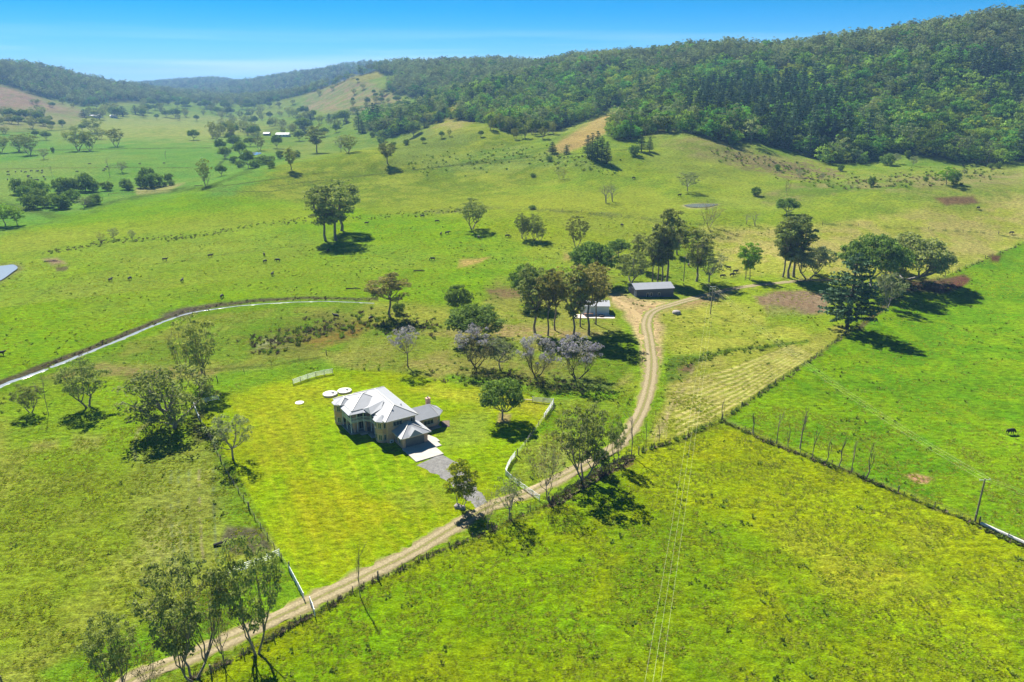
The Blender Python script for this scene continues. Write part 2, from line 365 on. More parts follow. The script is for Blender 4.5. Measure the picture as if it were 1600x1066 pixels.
# rough gully growth
region([(640,255),(800,225),(890,235),(980,262),(850,262),(700,272)], (94,138,52), 5, 10, noise=.5, c2=(134,158,66))
region([(1180,180),(1240,185),(1300,200),(1250,235),(1180,215)], (70,100,40), 5, 5)
# valley creek line, sand bars
stripe([(0,318),(120,345),(170,318),(250,300),(330,292),(400,262)], (10,5), (86,118,44), 3, 5, noise=.3)
region([(210,294),(255,290),(290,286),(260,300),(215,304)], (170,172,104), 2, 3)
stripe([(600,160),(420,205),(370,225),(340,260)], 4, (74,100,50), 2, 4, noise=.5)
stripe([(60,398),(180,376),(300,370),(400,352),(470,345),(620,340),(740,325),(880,330),(1000,340),(1100,360)], (12,3), (112,124,62), 3, 5, noise=.6)
stripe([(230,375),(400,352),(450,347)], (12,9), (126,122,84), 3, 4, noise=.8)
# fence lines seen as thin dark lines across the far paddocks
for pts in ([(420,292),(560,275),(740,256),(900,247)], [(300,298),(420,300),(520,283)], [(880,330),(960,338),(1100,352)], [(1280,350),(1400,356),(1540,364),(1600,374)], [(170,303),(330,293),(520,268)], [(0,365),(160,330),(300,306)], [(0,207),(90,204),(150,196)], [(0,264),(130,262),(300,262)], [(30,236),(160,233),(330,231)], [(560,276),(760,252),(1000,232)]):
    stripe(pts, 1.3, (92,112,46), .8, 1, noise=.4)
# middle paddocks
region([(-900,420),(0,368),(280,300),(600,330),(800,345),(990,380),(900,440),(700,470),(560,470),(330,485),(200,540),(0,608),(-900,760)], (128,172,16), 8, 6, c2=(112,160,22))
region([(100,430),(330,385),(520,400),(700,430),(560,460),(300,470),(120,520)], (132,158,44), 14, 14, amt=.55, noise=.2)
region([(0,365),(280,335),(470,320),(560,345),(400,350),(170,372),(0,395)], (140,170,34), 6, 8)
region([(700,340),(900,345),(990,385),(880,400),(760,370)], (152,172,34), 12, 12, amt=.7)
region([(720,405),(765,402),(745,415),(715,418)], (198,178,96), 2, 5, noise=.3)
stripe([(0,495),(120,430),(330,400),(500,380)], 1.5, (96,132,32), 1, 2, noise=.4)
# south of the creek
region([(0,608),(140,560),(330,488),(600,474),(700,480),(760,560),(720,600),(520,580),(360,600),(150,590),(0,615)], (140,156,58), 4, 8, c2=(112,146,40))
region([(60,588),(160,568),(300,575),(420,572),(330,595),(160,600)], (150,142,82), 5, 8, noise=.3)
region([(400,505),(500,490),(580,500),(540,540),(430,560),(370,540)], (120,128,54), 8, 10, c2=(104,144,30))
region([(470,535),(560,505),(600,505),(560,525),(500,545)], (142,128,56), 4, 6, noise=.7)
region([(405,525),(470,528),(450,545),(400,545)], (160,166,112), 4, 8, noise=1.0)
region([(580,470),(700,480),(720,500),(640,510),(560,500)], (150,162,62), 6, 8)
stripe([(180,590),(300,580),(420,572),(500,560)], 3, (86,96,40), 1.5, 3, noise=.3)
region([(340,580),(530,565),(630,560),(620,582),(480,600),(360,612),(300,612)], (112,158,30), 5, 6)
region([(500,555),(640,530),(700,560),(660,590),(560,585)], (150,158,70), 6, 8, noise=.3)
# slope above the house with the jacarandas
region([(620,520),(800,500),(960,540),(990,600),(900,625),(700,600),(600,590)], (128,152,48), 8, 10, c2=(150,150,74))
region([(700,560),(860,560),(920,600),(780,610),(720,600)], (136,142,66), 6, 8, noise=.5)
region([(860,585),(960,590),(960,625),(880,628)], (110,136,56), 6, 8, noise=.3)
region([(860,520),(1000,520),(1000,560),(960,600),(880,560)], (104,142,24), 6, 8, noise=.2)
region([(770,430),(960,420),(980,520),(800,530),(740,500)], (124,156,38), 8, 8, c2=(140,150,62))
region([(740,515),(760,505),(850,512),(960,520),(900,530),(800,530)], (168,152,98), 4, 6, noise=.5, amt=.8)
region([(756,448),(800,448),(830,462),(770,465)], (134,120,76), 3, 6, noise=.3)
region([(880,396),(905,396),(905,406),(880,406)], (170,160,84), 3, 3)
region([(940,395),(965,395),(950,410)], (150,132,84), 3, 3)
# left pasture
region([(-900,760),(0,620),(150,590),(300,600),(335,700),(380,760),(440,860),(470,950),(330,1010),(0,1300),(-900,1300)], (148,164,58), 5, 8, c2=(128,154,34))
region([(0,600),(150,590),(300,600),(330,690),(200,720),(0,700)], (122,164,24), 14, 12, amt=.8)
region([(60,1040),(300,930),(440,880),(480,950),(260,1060),(100,1120)], (100,152,18), 8, 10, amt=.8)
region([(320,650),(345,700),(385,770),(420,830),(360,840),(330,760)], (108,152,26), 8, 8, amt=.8)
region([(230,690),(320,700),(370,830),(330,900),(240,900),(200,780)], (136,150,66), 12, 12, amt=.5)
region([(200,880),(270,790),(300,860),(260,920)], (164,168,92), 10, 12, amt=.5, noise=.5)
region([(50,690),(90,685),(90,700),(55,705)], (164,156,84), 5, 5, amt=.6); region([(115,680),(165,680),(160,700),(110,705)], (162,158,84), 6, 6, amt=.6)
for k, u in enumerate((268, 280, 296, 312, 334)):
    stripe([(u - 2, 735), (u + 3, 855), (u + 6, 880 - 8 * (k % 2))], 4, (116, 132, 88) if k != 3 else (160,152,110), 2, 2, amt=.75, noise=.7)
stripe([(240,655),(215,672),(208,700),(212,715)], 6, (138,148,88), 2, 2, noise=.3)
region([(355,820),(405,825),(425,860),(370,870),(340,850)], (104,104,72), 3, 6, noise=.5)
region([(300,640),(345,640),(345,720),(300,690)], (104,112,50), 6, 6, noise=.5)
# the house lawn
LAWN = [(316,656),(345,628),(420,598),(520,578),(600,580),(700,595),(790,612),(870,624),(866,640),(842,668),(800,728),(792,742),(845,778),(720,815),(600,870),(485,935),(468,920),(440,868),(385,762),(338,690)]
region(LAWN, (150,176,16), 2.5, 3, c2=(134,172,10))
region([(360,625),(520,580),(560,640),(480,700),(390,730)], (168,180,34), 14, 10, amt=.6)
region([(680,600),(860,628),(840,650),(740,630),(640,610)], (176,180,50), 6, 8, amt=.7)
region([(500,640),(600,690),(720,760),(640,800),(540,760),(480,700)], (128,176,10), 14, 12, amt=.6)
region([(440,745),(560,720),(600,800),(520,880),(470,860)], (166,176,20), 14, 14, amt=.7)
region([(600,770),(700,750),(700,790),(620,800)], (150,160,56), 8, 8, amt=.5)
region([(725,640),(760,640),(765,690),(700,700),(690,670)], (140,160,62), 8, 6, amt=.5)
for k in range(16):
    u = 372 + k * 19
    stripe([(u, 640 + k * 2), (u + 60, 770 + k * 5), (u + 100, 905 - k * 5)], 5, (120,164,6) if k % 2 else (184,190,44), 3, 2, amt=.3)
region([(780,645),(800,648),(795,662),(775,662)], (170,158,96), 2, 2)
# drain bank and verge between lawn and track
region([(868,628),(990,600),(1010,560),(1015,640),(985,690),(900,740),(850,775),(796,742),(805,712),(845,668)], (108,158,16), 3, 6, c2=(134,158,44))
region([(845,700),(900,690),(880,740),(840,740)], (140,158,70), 6, 6, noise=.3)
stripe([(700,590),(800,602),(870,618),(960,616)], 10, (112,172,10), 5, 3, amt=.8)
# yard around the sheds and the tracks
region([(950,456),(985,464),(1060,474),(1120,455),(1180,447),(1120,467),(1072,485),(1048,500),(1036,540),(1026,600),(1004,600),(1000,545),(988,510),(972,488),(955,474)], (204,184,128), 4, 5, noise=.03)
region([(990,475),(1050,478),(1040,505),(1000,505)], (200,178,124), 4, 4)
region([(1050,470),(1110,465),(1140,475),(1090,485),(1050,490)], (166,144,96), 4, 5, noise=.4)
region([(1040,480),(1180,470),(1290,520),(1200,545),(1060,560),(1035,540)], (140,162,48), 8, 8, c2=(160,170,64))
region([(1110,445),(1330,430),(1300,480),(1330,520),(1240,500),(1150,470)], (142,170,36), 8, 8, amt=.8)
region([(1175,465),(1230,455),(1310,455),(1290,490),(1200,492)], (158,140,104), 3, 8, c2=(146,126,92))
region([(1195,480),(1240,480),(1280,500),(1200,510)], (120,160,36), 5, 8, amt=.6)
# cut paddock with pale windrows
CUT = [(1005,690),(1030,640),(1048,590),(1100,555),(1180,542),(1250,530),(1318,505),(1330,518),(1240,582),(1130,655),(1040,692)]
region(CUT, (166,168,78), 4, 6, c2=(146,158,56))
region([(1040,562),(1060,555),(1100,556),(1075,590),(1042,600)], (88,120,40), 3, 5, noise=.2)
region([(1060,566),(1085,566),(1080,582),(1058,584)], (122,106,70), 3, 4, noise=.3)
stripe([(1095,562),(1130,549),(1180,544),(1240,537),(1262,533)], 5, (96,128,34), 2, 3, noise=.2)
for k in range(9):
    a = k / 8
    stripe([(1052 + 8 * a, 604 + 74 * a), (1150 + 10 * a, 574 + 52 * a), (1240 + 30 * a, 540 + 14 * a)], (4, 1.6), (206,200,120), 1.2, 2.4, amt=.85, noise=.35)
for k in range(5): stripe([(1075 - k * 9, 585 + 12 * k), (1040 + k, 640 + 5 * k), (1015 + 6 * k, 684)], 2.2, (196,184,124), 1.2, 4, amt=.6, noise=.5)
stripe([(1085,575),(1050,640),(1020,690)], 5, (168,154,108), 2, 5, amt=.6, noise=.5)
# bright right-hand paddocks
R1 = [(1130,655),(1240,582),(1330,518),(1390,480),(1480,430),(1600,378),(2400,40),(2600,900),(1600,850),(1480,790),(1350,745),(1230,695)]
region(R1, (98,152,16), 2, 3, c2=(116,158,16))
R2 = [(300,1076),(420,985),(480,950),(640,878),(850,792),(985,722),(1030,702),(1130,655),(1230,695),(1350,745),(1480,790),(1600,850),(2600,1000),(2600,2400),(0,2400)]
region(R2, (138,162,10), 2, 3, c2=(112,150,12))
region([(1130,690),(1300,740),(1500,830),(1600,900),(1600,1066),(1400,950),(1100,800),(1000,720)], (154,174,14), 30, 20, amt=.6, noise=.1)
region([(1200,820),(1420,840),(1500,930),(1300,900)], (160,166,48), 20, 20, amt=.6, noise=.3)
region([(500,960),(800,860),(900,900),(700,1066),(400,1100)], (104,166,6), 30, 20, amt=.5)
region([(980,700),(1130,662),(1180,690),(1020,740)], (158,172,18), 10, 12, amt=.6)
region([(1412,742),(1430,740),(1458,748),(1450,756),(1432,755)], (190,156,112), 1.5, 2)
region([(1480,436),(1505,428),(1520,436),(1500,452),(1470,460),(1425,452)], (116,84,62), 2, 5)
region([(1545,398),(1565,400),(1560,410),(1548,408)], (104,74,52), 1.5, 2)
region([(1395,440),(1500,432),(1480,450),(1400,458)], (110,92,64), 4, 5, noise=.2)
region([(1195,786),(1220,784),(1222,800),(1200,800)], (130,128,44), 4, 5, noise=.4)
# strips of dead growth along the fences
stripe([(1020,700),(1060,692),(1130,658),(1200,605),(1290,545),(1335,515),(1400,470)], 4, (106,122,36), 2, 2, noise=.3)
stripe([(1130,658),(1180,682),(1250,708),(1340,742),(1400,768)], 5, (110,120,46), 2, 3, noise=.3)
stripe([(1400,768),(1470,800),(1530,818),(1600,855)], 4, (110,120,44), 2, 3, noise=.4)
stripe([(860,790),(900,765),(950,735),(982,722)], (8,12), (112,90,64), 2, 4, noise=.05)
stripe([(640,878),(760,835),(860,790)], 4, (124,116,58), 2, 3, noise=.5)
stripe([(455,972),(490,958),(520,945)], 8, (96,84,58), 2, 3)
stripe([(300,1060),(400,1005),(455,972)], 7, (118,112,58), 3, 4, noise=.3)
stripe([(200,1066),(330,1010),(480,950),(640,885),(840,800)], (10,8), (130,160,40), 4, 3, amt=.6)
stripe([(1380,478),(1345,512)], 8, (104,100,60), 3, 3)
# verge of the creek
CREEK = [(-60,632),(0,604),(60,580),(125,556),(190,530),(250,505),(290,490),(330,483),(400,475),(470,471),(540,471),(590,473)]
stripe([(a, b - 5) for a, b in CREEK[1:]], (10,3), (98,92,66), 2, 3, noise=.02)
stripe([(a, b + 6) for a, b in CREEK[1:-2]], (8,4), (104,148,20), 3, 3, noise=.1)
region([(250,492),(290,480),(330,478),(290,498)], (104,98,78), 3, 4, noise=.1)
region([(0,415),(30,412),(36,420),(0,442)], (120,130,80), 4, 3); region([(66,405),(90,404),(104,412),(80,414)], (168,140,116), 2, 3)
region([(85,417),(108,416),(104,423),(88,424)], (84,78,60), 1.5, 2)
region([(1064,321),(1090,317.5),(1126,319),(1110,326),(1075,326)], (180,180,120), 1.5, 1)
# forest floor
FOREST = [[(2600,270),(1600,252),(1540,257),(1500,254),(1445,246),(1395,238),(1352,256),(1290,256),(1250,240),(1185,222),(1140,226),(1098,214),(1062,205),(1010,212),(965,222),(948,210),(962,192),(985,170),(1040,160),(960,166),(925,182),(870,205),(800,208),(765,196),(752,168),(790,150),(720,160),(690,178),(650,196),(640,180),(690,150),(640,152),(600,140),(640,118),(560,118),(480,140),(452,150),(480,118),(540,100),(620,50),(2600,-400)],
          [(655,176),(760,150),(800,160),(760,192),(700,186),(670,196)],
          [(-900,-50),(620,-50),(620,104),(560,118),(470,150),(400,165),(330,158),(250,160),(180,160),(130,165),(60,150),(0,132),(-900,120)],
          [(570,188),(610,178),(640,190),(650,205),(600,215),(575,205)]]
HOLES = [[(1298,107),(1318,97),(1345,92),(1354,100),(1330,111)], [(1440,100),(1462,92),(1470,98),(1448,106)], [(1050,112),(1075,106),(1078,114),(1056,120)], [(690,172),(720,160),(742,164),(700,184)], [(850,170),(890,155),(880,166)], [(905,118),(930,112),(925,122)], [(540,122),(590,112),(600,120),(560,130)]]
for f in FOREST: region(f, (62,78,34), 3, 4, rmin=500, c2=(52,70,26))
for f in HOLES: region(f, (164,164,70), 2, 2)
# broad drift of tone over everything
col *= (1 + .16 * (n_big - .5) + .22 * (n_mid - .5))[..., None]
dry = sstep(.5, .72, n_far)[..., None] * .22 * (rad[:741] > 330)[..., None]
col = col * (1 - dry) + alb((176,172,92)) * dry * 1.0
allcol = np.zeros(GX.shape + (3,)); allcol[:] = alb((122,160,26)); allcol[:741] = col
# micro relief of tussocks near the camera
t_amp = (1 - sstep(120, 420, rad)) * .16 + .05
GZ2 = GZ + (fbm(GX, GY, 1.6, 2) - .5) * t_amp * (1 - PAD)
nv = NTH * NR
me = bpy.data.meshes.new('ground')
co = np.empty((nv, 3), np.float32); co[:, 0] = GX.ravel(); co[:, 1] = GY.ravel(); co[:, 2] = GZ2.ravel()
ii, jj = np.meshgrid(np.arange(NTH), np.arange(NR - 1), indexing='ij'); i2 = (ii + 1) % NTH
q = np.stack([ii * NR + jj, ii * NR + jj + 1, i2 * NR + jj + 1, i2 * NR + jj], -1).reshape(-1, 4)
me.vertices.add(nv); me.vertices.foreach_set('co', co.ravel())
me.loops.add(len(q) * 4); me.loops.foreach_set('vertex_index', q.ravel().astype(np.int32))
me.polygons.add(len(q)); me.polygons.foreach_set('loop_start', np.arange(len(q), dtype=np.int32) * 4)
me.polygons.foreach_set('use_smooth', np.ones(len(q), bool))
me.update(calc_edges=True)
at = me.color_attributes.new('tone', 'FLOAT_COLOR', 'POINT')
c4 = np.ones((nv, 4), np.float32); c4[:, :3] = allcol.reshape(-1, 3); at.data.foreach_set('color', c4.ravel())
def ground_mat():
    m, t, o = new_mat('pasture'); l = t.links.new; N = t.nodes.new
    a = N('ShaderNodeAttribute'); a.attribute_name = 'tone'; tc = N('ShaderNodeTexCoord')
    def noise(s, d=4, r=.6, st=None):
        n = N('ShaderNodeTexNoise'); n.inputs['Scale'].default_value = s; n.inputs['Detail'].default_value = d; n.inputs['Roughness'].default_value = r
        if st:
            mp = N('ShaderNodeMapping'); mp.inputs['Scale'].default_value = st; l(tc.outputs['Object'], mp.inputs[0]); l(mp.outputs[0], n.inputs['Vector'])
        else: l(tc.outputs['Object'], n.inputs['Vector'])
        return n
    def mapr(s, a0, a1, b0, b1):
        r = N('ShaderNodeMapRange'); r.inputs['From Min'].default_value = a0; r.inputs['From Max'].default_value = a1; r.inputs['To Min'].default_value = b0; r.inputs['To Max'].default_value = b1; l(s, r.inputs['Value']); return r.outputs[0]
    def mul(x, y):
        k = N('ShaderNodeMath'); k.operation = 'MULTIPLY'; l(x, k.inputs[0]); l(y, k.inputs[1]); return k.outputs[0]
    n1 = noise(.55, 5, .7, (1, 1.6, 1)); n2 = noise(2.6, 4, .7, (1, 1.5, 1)); n3 = noise(.06, 4, .6)
    k = mul(mul(mapr(n1.outputs['Fac'], .34, .66, .55, 1.42), mapr(n2.outputs['Fac'], .32, .68, .55, 1.45)), mapr(n3.outputs['Fac'], .3, .7, .88, 1.12))
    hsv = N('ShaderNodeHueSaturation'); l(a.outputs['Color'], hsv.inputs['Color']); l(k, hsv.inputs['Value'])
    n4 = noise(.22, 5, .7); l(mapr(n4.outputs['Fac'], .3, .7,  .474, .502), hsv.inputs['Hue'])
    # dark tussocks
    n5 = noise(1.1, 3, .75); sp = mapr(n5.outputs['Fac'], .60, .70, 0, .35)
    x = N('ShaderNodeMix'); x.data_type = 'RGBA'; x.blend_type = 'MULTIPLY'; x.inputs['B'].default_value = (.35, .55, .4, 1); l(sp, x.inputs['Factor']); l(hsv.outputs[0], x.inputs['A'])
    n6 = noise(.9, 4, .8); n6.inputs['Distortion'].default_value = .4; sq = mapr(n6.outputs['Fac'], .60, .72, 0, .22)
    y = N('ShaderNodeMix'); y.data_type = 'RGBA'; y.inputs['B'].default_value = (.16, .15, .045, 1); l(sq, y.inputs['Factor']); l(x.outputs['Result'], y.inputs['A'])
    b = N('ShaderNodeBsdfDiffuse'); b.inputs['Roughness'].default_value = .3
    l(y.outputs['Result'], b.inputs['Color'])
    bu = N('ShaderNodeBump'); bu.inputs['Strength'].default_value = .6; bu.inputs['Distance'].default_value = .35; l(n2.outputs['Fac'], bu.inputs['Height'])
    bv = N('ShaderNodeBump'); bv.inputs['Strength'].default_value = .5; bv.inputs['Distance'].default_value = .9; l(n1.outputs['Fac'], bv.inputs['Height']); l(bv.outputs[0], bu.inputs['Normal'])
    l(bu.outputs[0], b.inputs['Normal']); l(b.outputs[0], o.inputs[0]); return m
me.materials.append(ground_mat())
ground = link('ground', me); tag(ground, kind='structure')

# ------------------------------------------------------------------ the air
hz, t, o = new_mat('haze_air')
pv = t.nodes.new('ShaderNodeVolumePrincipled'); pv.inputs['Color'].default_value = (.30, .57, 1.0, 1); pv.inputs['Density'].default_value = 0.000115; pv.inputs['Anisotropy'].default_value = .0
t.links.new(pv.outputs[0], o.inputs['Volume'])
mb = MB(); mb.box(-9800, 9800, -9800, 9800, float(GZ2.min()) - 1.5, max(260.0, float(GZ2.max()) + 45))
haze = mb.build('haze', hz); haze['kind'] = 'stuff'
# ------------------------------------------------------------------ plants: materials
bark_gum = simple('gum_bark', (.24, .20, .165), .85, .25, 2.5, bump=.3, col2=(.11, .085, .065), stretch=(1, 1, .3))
bark_dark = simple('dark_bark', (.085, .065, .05), .9, .25, 3)
bark_grey = simple('grey_bark', (.27, .245, .22), .9, .2, 3, col2=(.14, .12, .10))
lf_gum = leaf_mat('gum_leaves', (0.084, 0.120, 0.041), (0.325, 0.362, 0.128))
lf_gum_b = leaf_mat('bronze_gum_leaves', (0.101, 0.106, 0.038), (0.338, 0.309, 0.115))
lf_gold = leaf_mat('golden_green_leaves', (0.084, 0.126, 0.012), (0.408, 0.420, 0.036), trans=.4, rv=.1)
lf_dark = leaf_mat('dark_glossy_leaves', (0.052, 0.097, 0.029), (0.215, 0.314, 0.072), rv=.15)
lf_grey = leaf_mat('grey_green_leaves', (0.100, 0.130, 0.068), (0.306, 0.342, 0.198), rv=.15)
lf_bright = leaf_mat('bright_green_leaves', (0.075, 0.149, 0.015), (0.269, 0.434, 0.045), trans=.4, rv=.12)
lf_pine = leaf_mat('pine_needles', (0.035, 0.074, 0.042), (0.135, 0.211, 0.104), trans=.1, rv=.3)
lf_jac = leaf_mat('jacaranda_blossom', (.20, .18, .29), (.43, .405, .53), trans=.3, rv=.08)
lf_jacl = leaf_mat('jacaranda_old_leaves', (0.117, 0.127, 0.058), (0.370, 0.351, 0.176), rv=.1)
lf_scrub = leaf_mat('rainforest_leaves', (0.018, 0.050, 0.013), (0.204, 0.374, 0.066), rv=.6, nscale=.2, trans=.3)
lf_scrub_y = leaf_mat('bright_scrub_leaves', (0.060, 0.114, 0.014), (0.348, 0.444, 0.066), rv=.4, nscale=.2)
lf_wood = leaf_mat('hill_gum_leaves', (0.056, 0.084, 0.043), (0.269, 0.325, 0.157), rv=.45, nscale=.2, trans=.3)

# ------------------------------------------------------------------ plants: shapes
def rot_basis(n, g):
    """two unit vectors across each normal"""
    a = np.where(np.abs(n[:, 2:3]) < .9, np.array([[0, 0, 1.]]), np.array([[1., 0, 0]]))
    x = np.cross(n, a); x /= np.linalg.norm(x, axis=1, keepdims=True); y = np.cross(n, x)
    t = g.random(len(n)) * 6.283; c, s = np.cos(t)[:, None], np.sin(t)[:, None]
    return x * c + y * s, -x * s + y * c
def leaves_for(centres, radii, n, size, g, flat=.8, jit=.38, shell=.55, down=.25):
    """leaf-sized faces round the outside of each clump"""
    out = []
    for c, r in zip(centres, radii):
        k = max(4, int(n * g.uniform(.75, 1.25)))
        d = g.normal(size=(k, 3)); d /= np.linalg.norm(d, axis=1, keepdims=True)
        d[:, 2] = np.where(d[:, 2] < -down, -d[:, 2] * .6, d[:, 2])
        p = np.array(c) + d * r * (shell + (1 - shell) * g.random((k, 1)) ** .5) * np.array([1, 1, flat])
        nn = d + g.normal(size=(k, 3)) * jit; nn /= np.linalg.norm(nn, axis=1, keepdims=True)
        x, y = rot_basis(nn, g); s = size * g.uniform(.6, 1.3, (k, 1))
        out.append(np.stack([p - x * s, p - y * s * .55, p + x * s, p + y * s * .55], 1))
    return np.concatenate(out).reshape(-1, 3)
def quads_mesh(name, V, mat):
    me = bpy.data.meshes.new(name); n = len(V) // 4
    me.vertices.add(len(V)); me.vertices.foreach_set('co', V.astype(np.float32).ravel())
    me.loops.add(n * 4); me.loops.foreach_set('vertex_index', np.arange(n * 4, dtype=np.int32))
    me.polygons.add(n); me.polygons.foreach_set('loop_start', np.arange(n, dtype=np.int32) * 4)
    me.update(calc_edges=True); me.materials.append(mat); return me
def curve_pts(a, b, g, sag=.15, n=4, wob=.05):
    a = np.array(a, float); b = np.array(b, float); l = np.linalg.norm(b - a); P_ = []
    for k in range(n + 1):
        t = k / n; q = a + (b - a) * t
        q[2] += sag * l * math.sin(math.pi * t) * -1
        if 0 < k < n: q += g.normal(size=3) * wob * l
        P_.append(q)
    return P_
def make_tree(name, kind, h, w, leaf, bark, seed, nclump=40, nleaf=40, lsize=.3, cr=(1.0, 1.7), low=.35, stems=1, limbs=7, trunk_r=None, flat=.8, top2=None, dome=1.0, spread=1.0, twig=1, fork=.3, tsides=6):
    """-> (trunk mesh, [crown meshes]) ; height h, crown width w, metres"""
    g = np.random.default_rng(seed); tr = MB(); cl = []
    R_ = w / 2; trunk_r = trunk_r or h * .022
    # clump centres inside the crown outline
    zc = h * (low + 1) / 2; hz_ = h * (1 - low) / 2
    tries = 0
    while len(cl) < nclump and tries < 9000:
        tries += 1
        d = g.normal(size=3); d /= np.linalg.norm(d); rr_ = g.random() ** (.33 if kind != 'open' else .2)
        if kind == 'dome' and low > .1 and d[2] < -.5: continue
        p = np.array([d[0] * R_ * rr_, d[1] * R_ * rr_, zc + d[2] * hz_ * rr_])
        if kind in ('vase', 'open'):
            t = np.clip((p[2] - h * low) / (h * (1 - low)), 0, 1); f = .35 + .75 * min(1, t * 1.9) ** .7
            p[0] *= f; p[1] *= f
        if any(np.linalg.norm((p - q) * [1, 1, 1.2]) < cr[0] * .75 for q in cl[-60:]): continue
        # keep gaps between branch systems
        if kind in ('vase', 'open', 'gappy'):
            if vnoise(np.array([p[0] * 3.1 / R_ + seed]), np.array([p[2] * 3.0 / R_ + p[1] * 2 / R_]))[0] < .34: continue
        cl.append(p)
    cl = np.array(cl)
    # trunk, limbs to the clumps
    fk = h * fork
    roots = []
    for s in range(stems):
        a = 6.283 * s / stems + seed; off = np.array([math.cos(a), math.sin(a), 0]) * (.25 * (stems > 1)) * trunk_r * 3
        topz = h * (.55 if stems == 1 else .45)
        lean = np.array([math.cos(a), math.sin(a), 0]) * (R_ * .28 if stems > 1 else R_ * .05)
        pts = curve_pts(off + [0, 0, -.4], off + lean + [0, 0, fk], g, 0, 3, .02)
        tr.tube([tuple(q) for q in pts], [trunk_r * 1.35 / stems ** .4, trunk_r * 1.0 / stems ** .4, trunk_r * .9 / stems ** .4, trunk_r * .8 / stems ** .4], tsides); roots.append(pts[-1])
    nl = limbs; lc = []
    idx = g.permutation(len(cl))[:nl]
    A = cl[idx]; lab = np.argmin(((cl[:, None] - A[None]) ** 2 * [1, 1, .35]).sum(-1), 1)
    for j in range(nl):
        mem = cl[lab == j]
        if len(mem) == 0: continue
        tgt = mem.mean(0); tgt[2] = tgt[2] * .92
        base = roots[int(np.argmin([np.linalg.norm(r[:2] - tgt[:2]) for r in roots]))]
        b0 = base * 1.0
        pts = curve_pts(b0, tgt, g, .12, 4, .03)
        lr_ = trunk_r * .62 / stems ** .3
        tr.tube([tuple(q) for q in pts], [lr_, lr_ * .8, lr_ * .62, lr_ * .45, lr_ * .28], 5)
        for c in mem:
            k = int(g.integers(2, 5)); s0 = pts[min(k, 4)]
            q = curve_pts(s0, c, g, .08, 2, .05)
            tr.tube([tuple(x_) for x_ in q], [lr_ * .32, lr_ * .2, lr_ * .09], 3, cap=False)
            if twig > 1:
                for _ in range(twig):
                    e = c + g.normal(size=3) * cr[1] * .8 + [0, 0, cr[1] * .3]
                    tr.tube([tuple(q[1]), tuple((q[1] + e) / 2 + g.normal(size=3) * .15), tuple(e)], [lr_ * .15, lr_ * .1, lr_ * .05], 3, cap=False)
    tm = tr.mesh(name + '_trunk', bark, True)
    crowns = []
    if leaf is not None and nleaf:
        rad_ = g.uniform(cr[0], cr[1], len(cl))
        if top2 is not None:
            order = cl[:, 2] + np.hypot(cl[:, 0], cl[:, 1]) * .25; cut = np.quantile(order, top2[1])
            up = order > cut
            crowns.append(quads_mesh(name + '_blossom', leaves_for(cl[up], rad_[up], nleaf, lsize, g, flat), top2[0]))
            crowns.append(quads_mesh(name + '_leaves', leaves_for(cl[~up], rad_[~up], int(nleaf * top2[2]), lsize, g, flat), leaf))
        else: crowns.append(quads_mesh(name + '_crown', leaves_for(cl, rad_, nleaf, lsize, g, flat), leaf))
    return dict(trunk=tm, crowns=crowns, h=h, w=w)
def make_conifer(name, h, w, seed, tiers=14, per=9, lsize=.35, nleaf=12, bare=.12, open_=1.0, top=0.0, leaf=None):
    g = np.random.default_rng(seed); tr = MB(); cs = []; rs = []
    tr.tube([(0, 0, -.4), (0, 0, h * .4), (0, 0, h * .75), (0, 0, h * .99)], [h * .02, h * .015, h * .009, h * .002], 6)
    for k in range(tiers):
        t = k / (tiers - 1); z = h * (bare + (.97 - bare) * t); R_ = w / 2 * ((1 - t) ** .75 * (.75 + .25 * math.sin(min(1, t * 5) * 1.57)) + .07 + top * math.sin(t * 3.1) * .3)
        for m in range(max(4, int(per * (1 - t * .4)))):
            a = 6.283 * m / per + k * 1.9 + g.normal() * .15; L_ = R_ * g.uniform(.75, 1.08)
            e = np.array([math.cos(a) * L_, math.sin(a) * L_, z + L_ * .10 * g.uniform(.3, 1.4)])
            tr.tube([(0, 0, z), tuple((np.array([0, 0, z]) + e) / 2 - [0, 0, .04 * L_]), tuple(e)], [h * .004, h * .003, h * .0015], 3, cap=False)
            nseg = max(2, int(L_ / (lsize * 2.6)))
            for s in range(nseg):
                f = 1 - s / nseg * open_
                if f < .25: continue
                cs.append(np.array([0, 0, z]) * (1 - f) + e * f); rs.append(lsize * 1.9 * (1.1 if s == 0 else .8))
    V = leaves_for(cs, rs, nleaf, lsize, g, .55, .5)
    return dict(trunk=tr.mesh(name + '_trunk', bark_dark, True), crowns=[quads_mesh(name + '_crown', V, leaf or lf_pine)], h=h, w=w)
def make_bare(name, h, w, seed, bark, levels=3, stems=1, tips=4):
    g = np.random.default_rng(seed); tr = MB()
    def grow(p, d, l, r, lev):
        d = d / np.linalg.norm(d); e = p + d * l; m = (p + e) / 2 + g.normal(size=3) * l * .05
        tr.tube([tuple(p), tuple(m), tuple(e)], [r, r * .8, r * .62], 5 if lev > 1 else 3, cap=False)
        if lev == 0: return
        for k in range(tips if lev < levels else 3):
            nd = d + g.normal(size=3) * .5 * (w / h) * 1.6; nd[2] = abs(nd[2]) * .8 + .35
            grow(m + (e - m) * g.uniform(.1, 1), nd, l * g.uniform(.5, .8), r * .5, lev - 1)
    for s in range(stems):
        grow(np.array([0, 0, -.3]), np.array([g.normal() * .15 * (stems > 1) * 2, g.normal() * .15 * (stems > 1) * 2, 1.]), h * .42, h * .013 + .03, levels)
    me = tr.mesh(name, bark, True)
    z = np.array([v[2] for v in tr.v]).max(); r = max(abs(v[0]) for v in tr.v)
    return dict(trunk=me, crowns=[], h=z, w=2 * r)
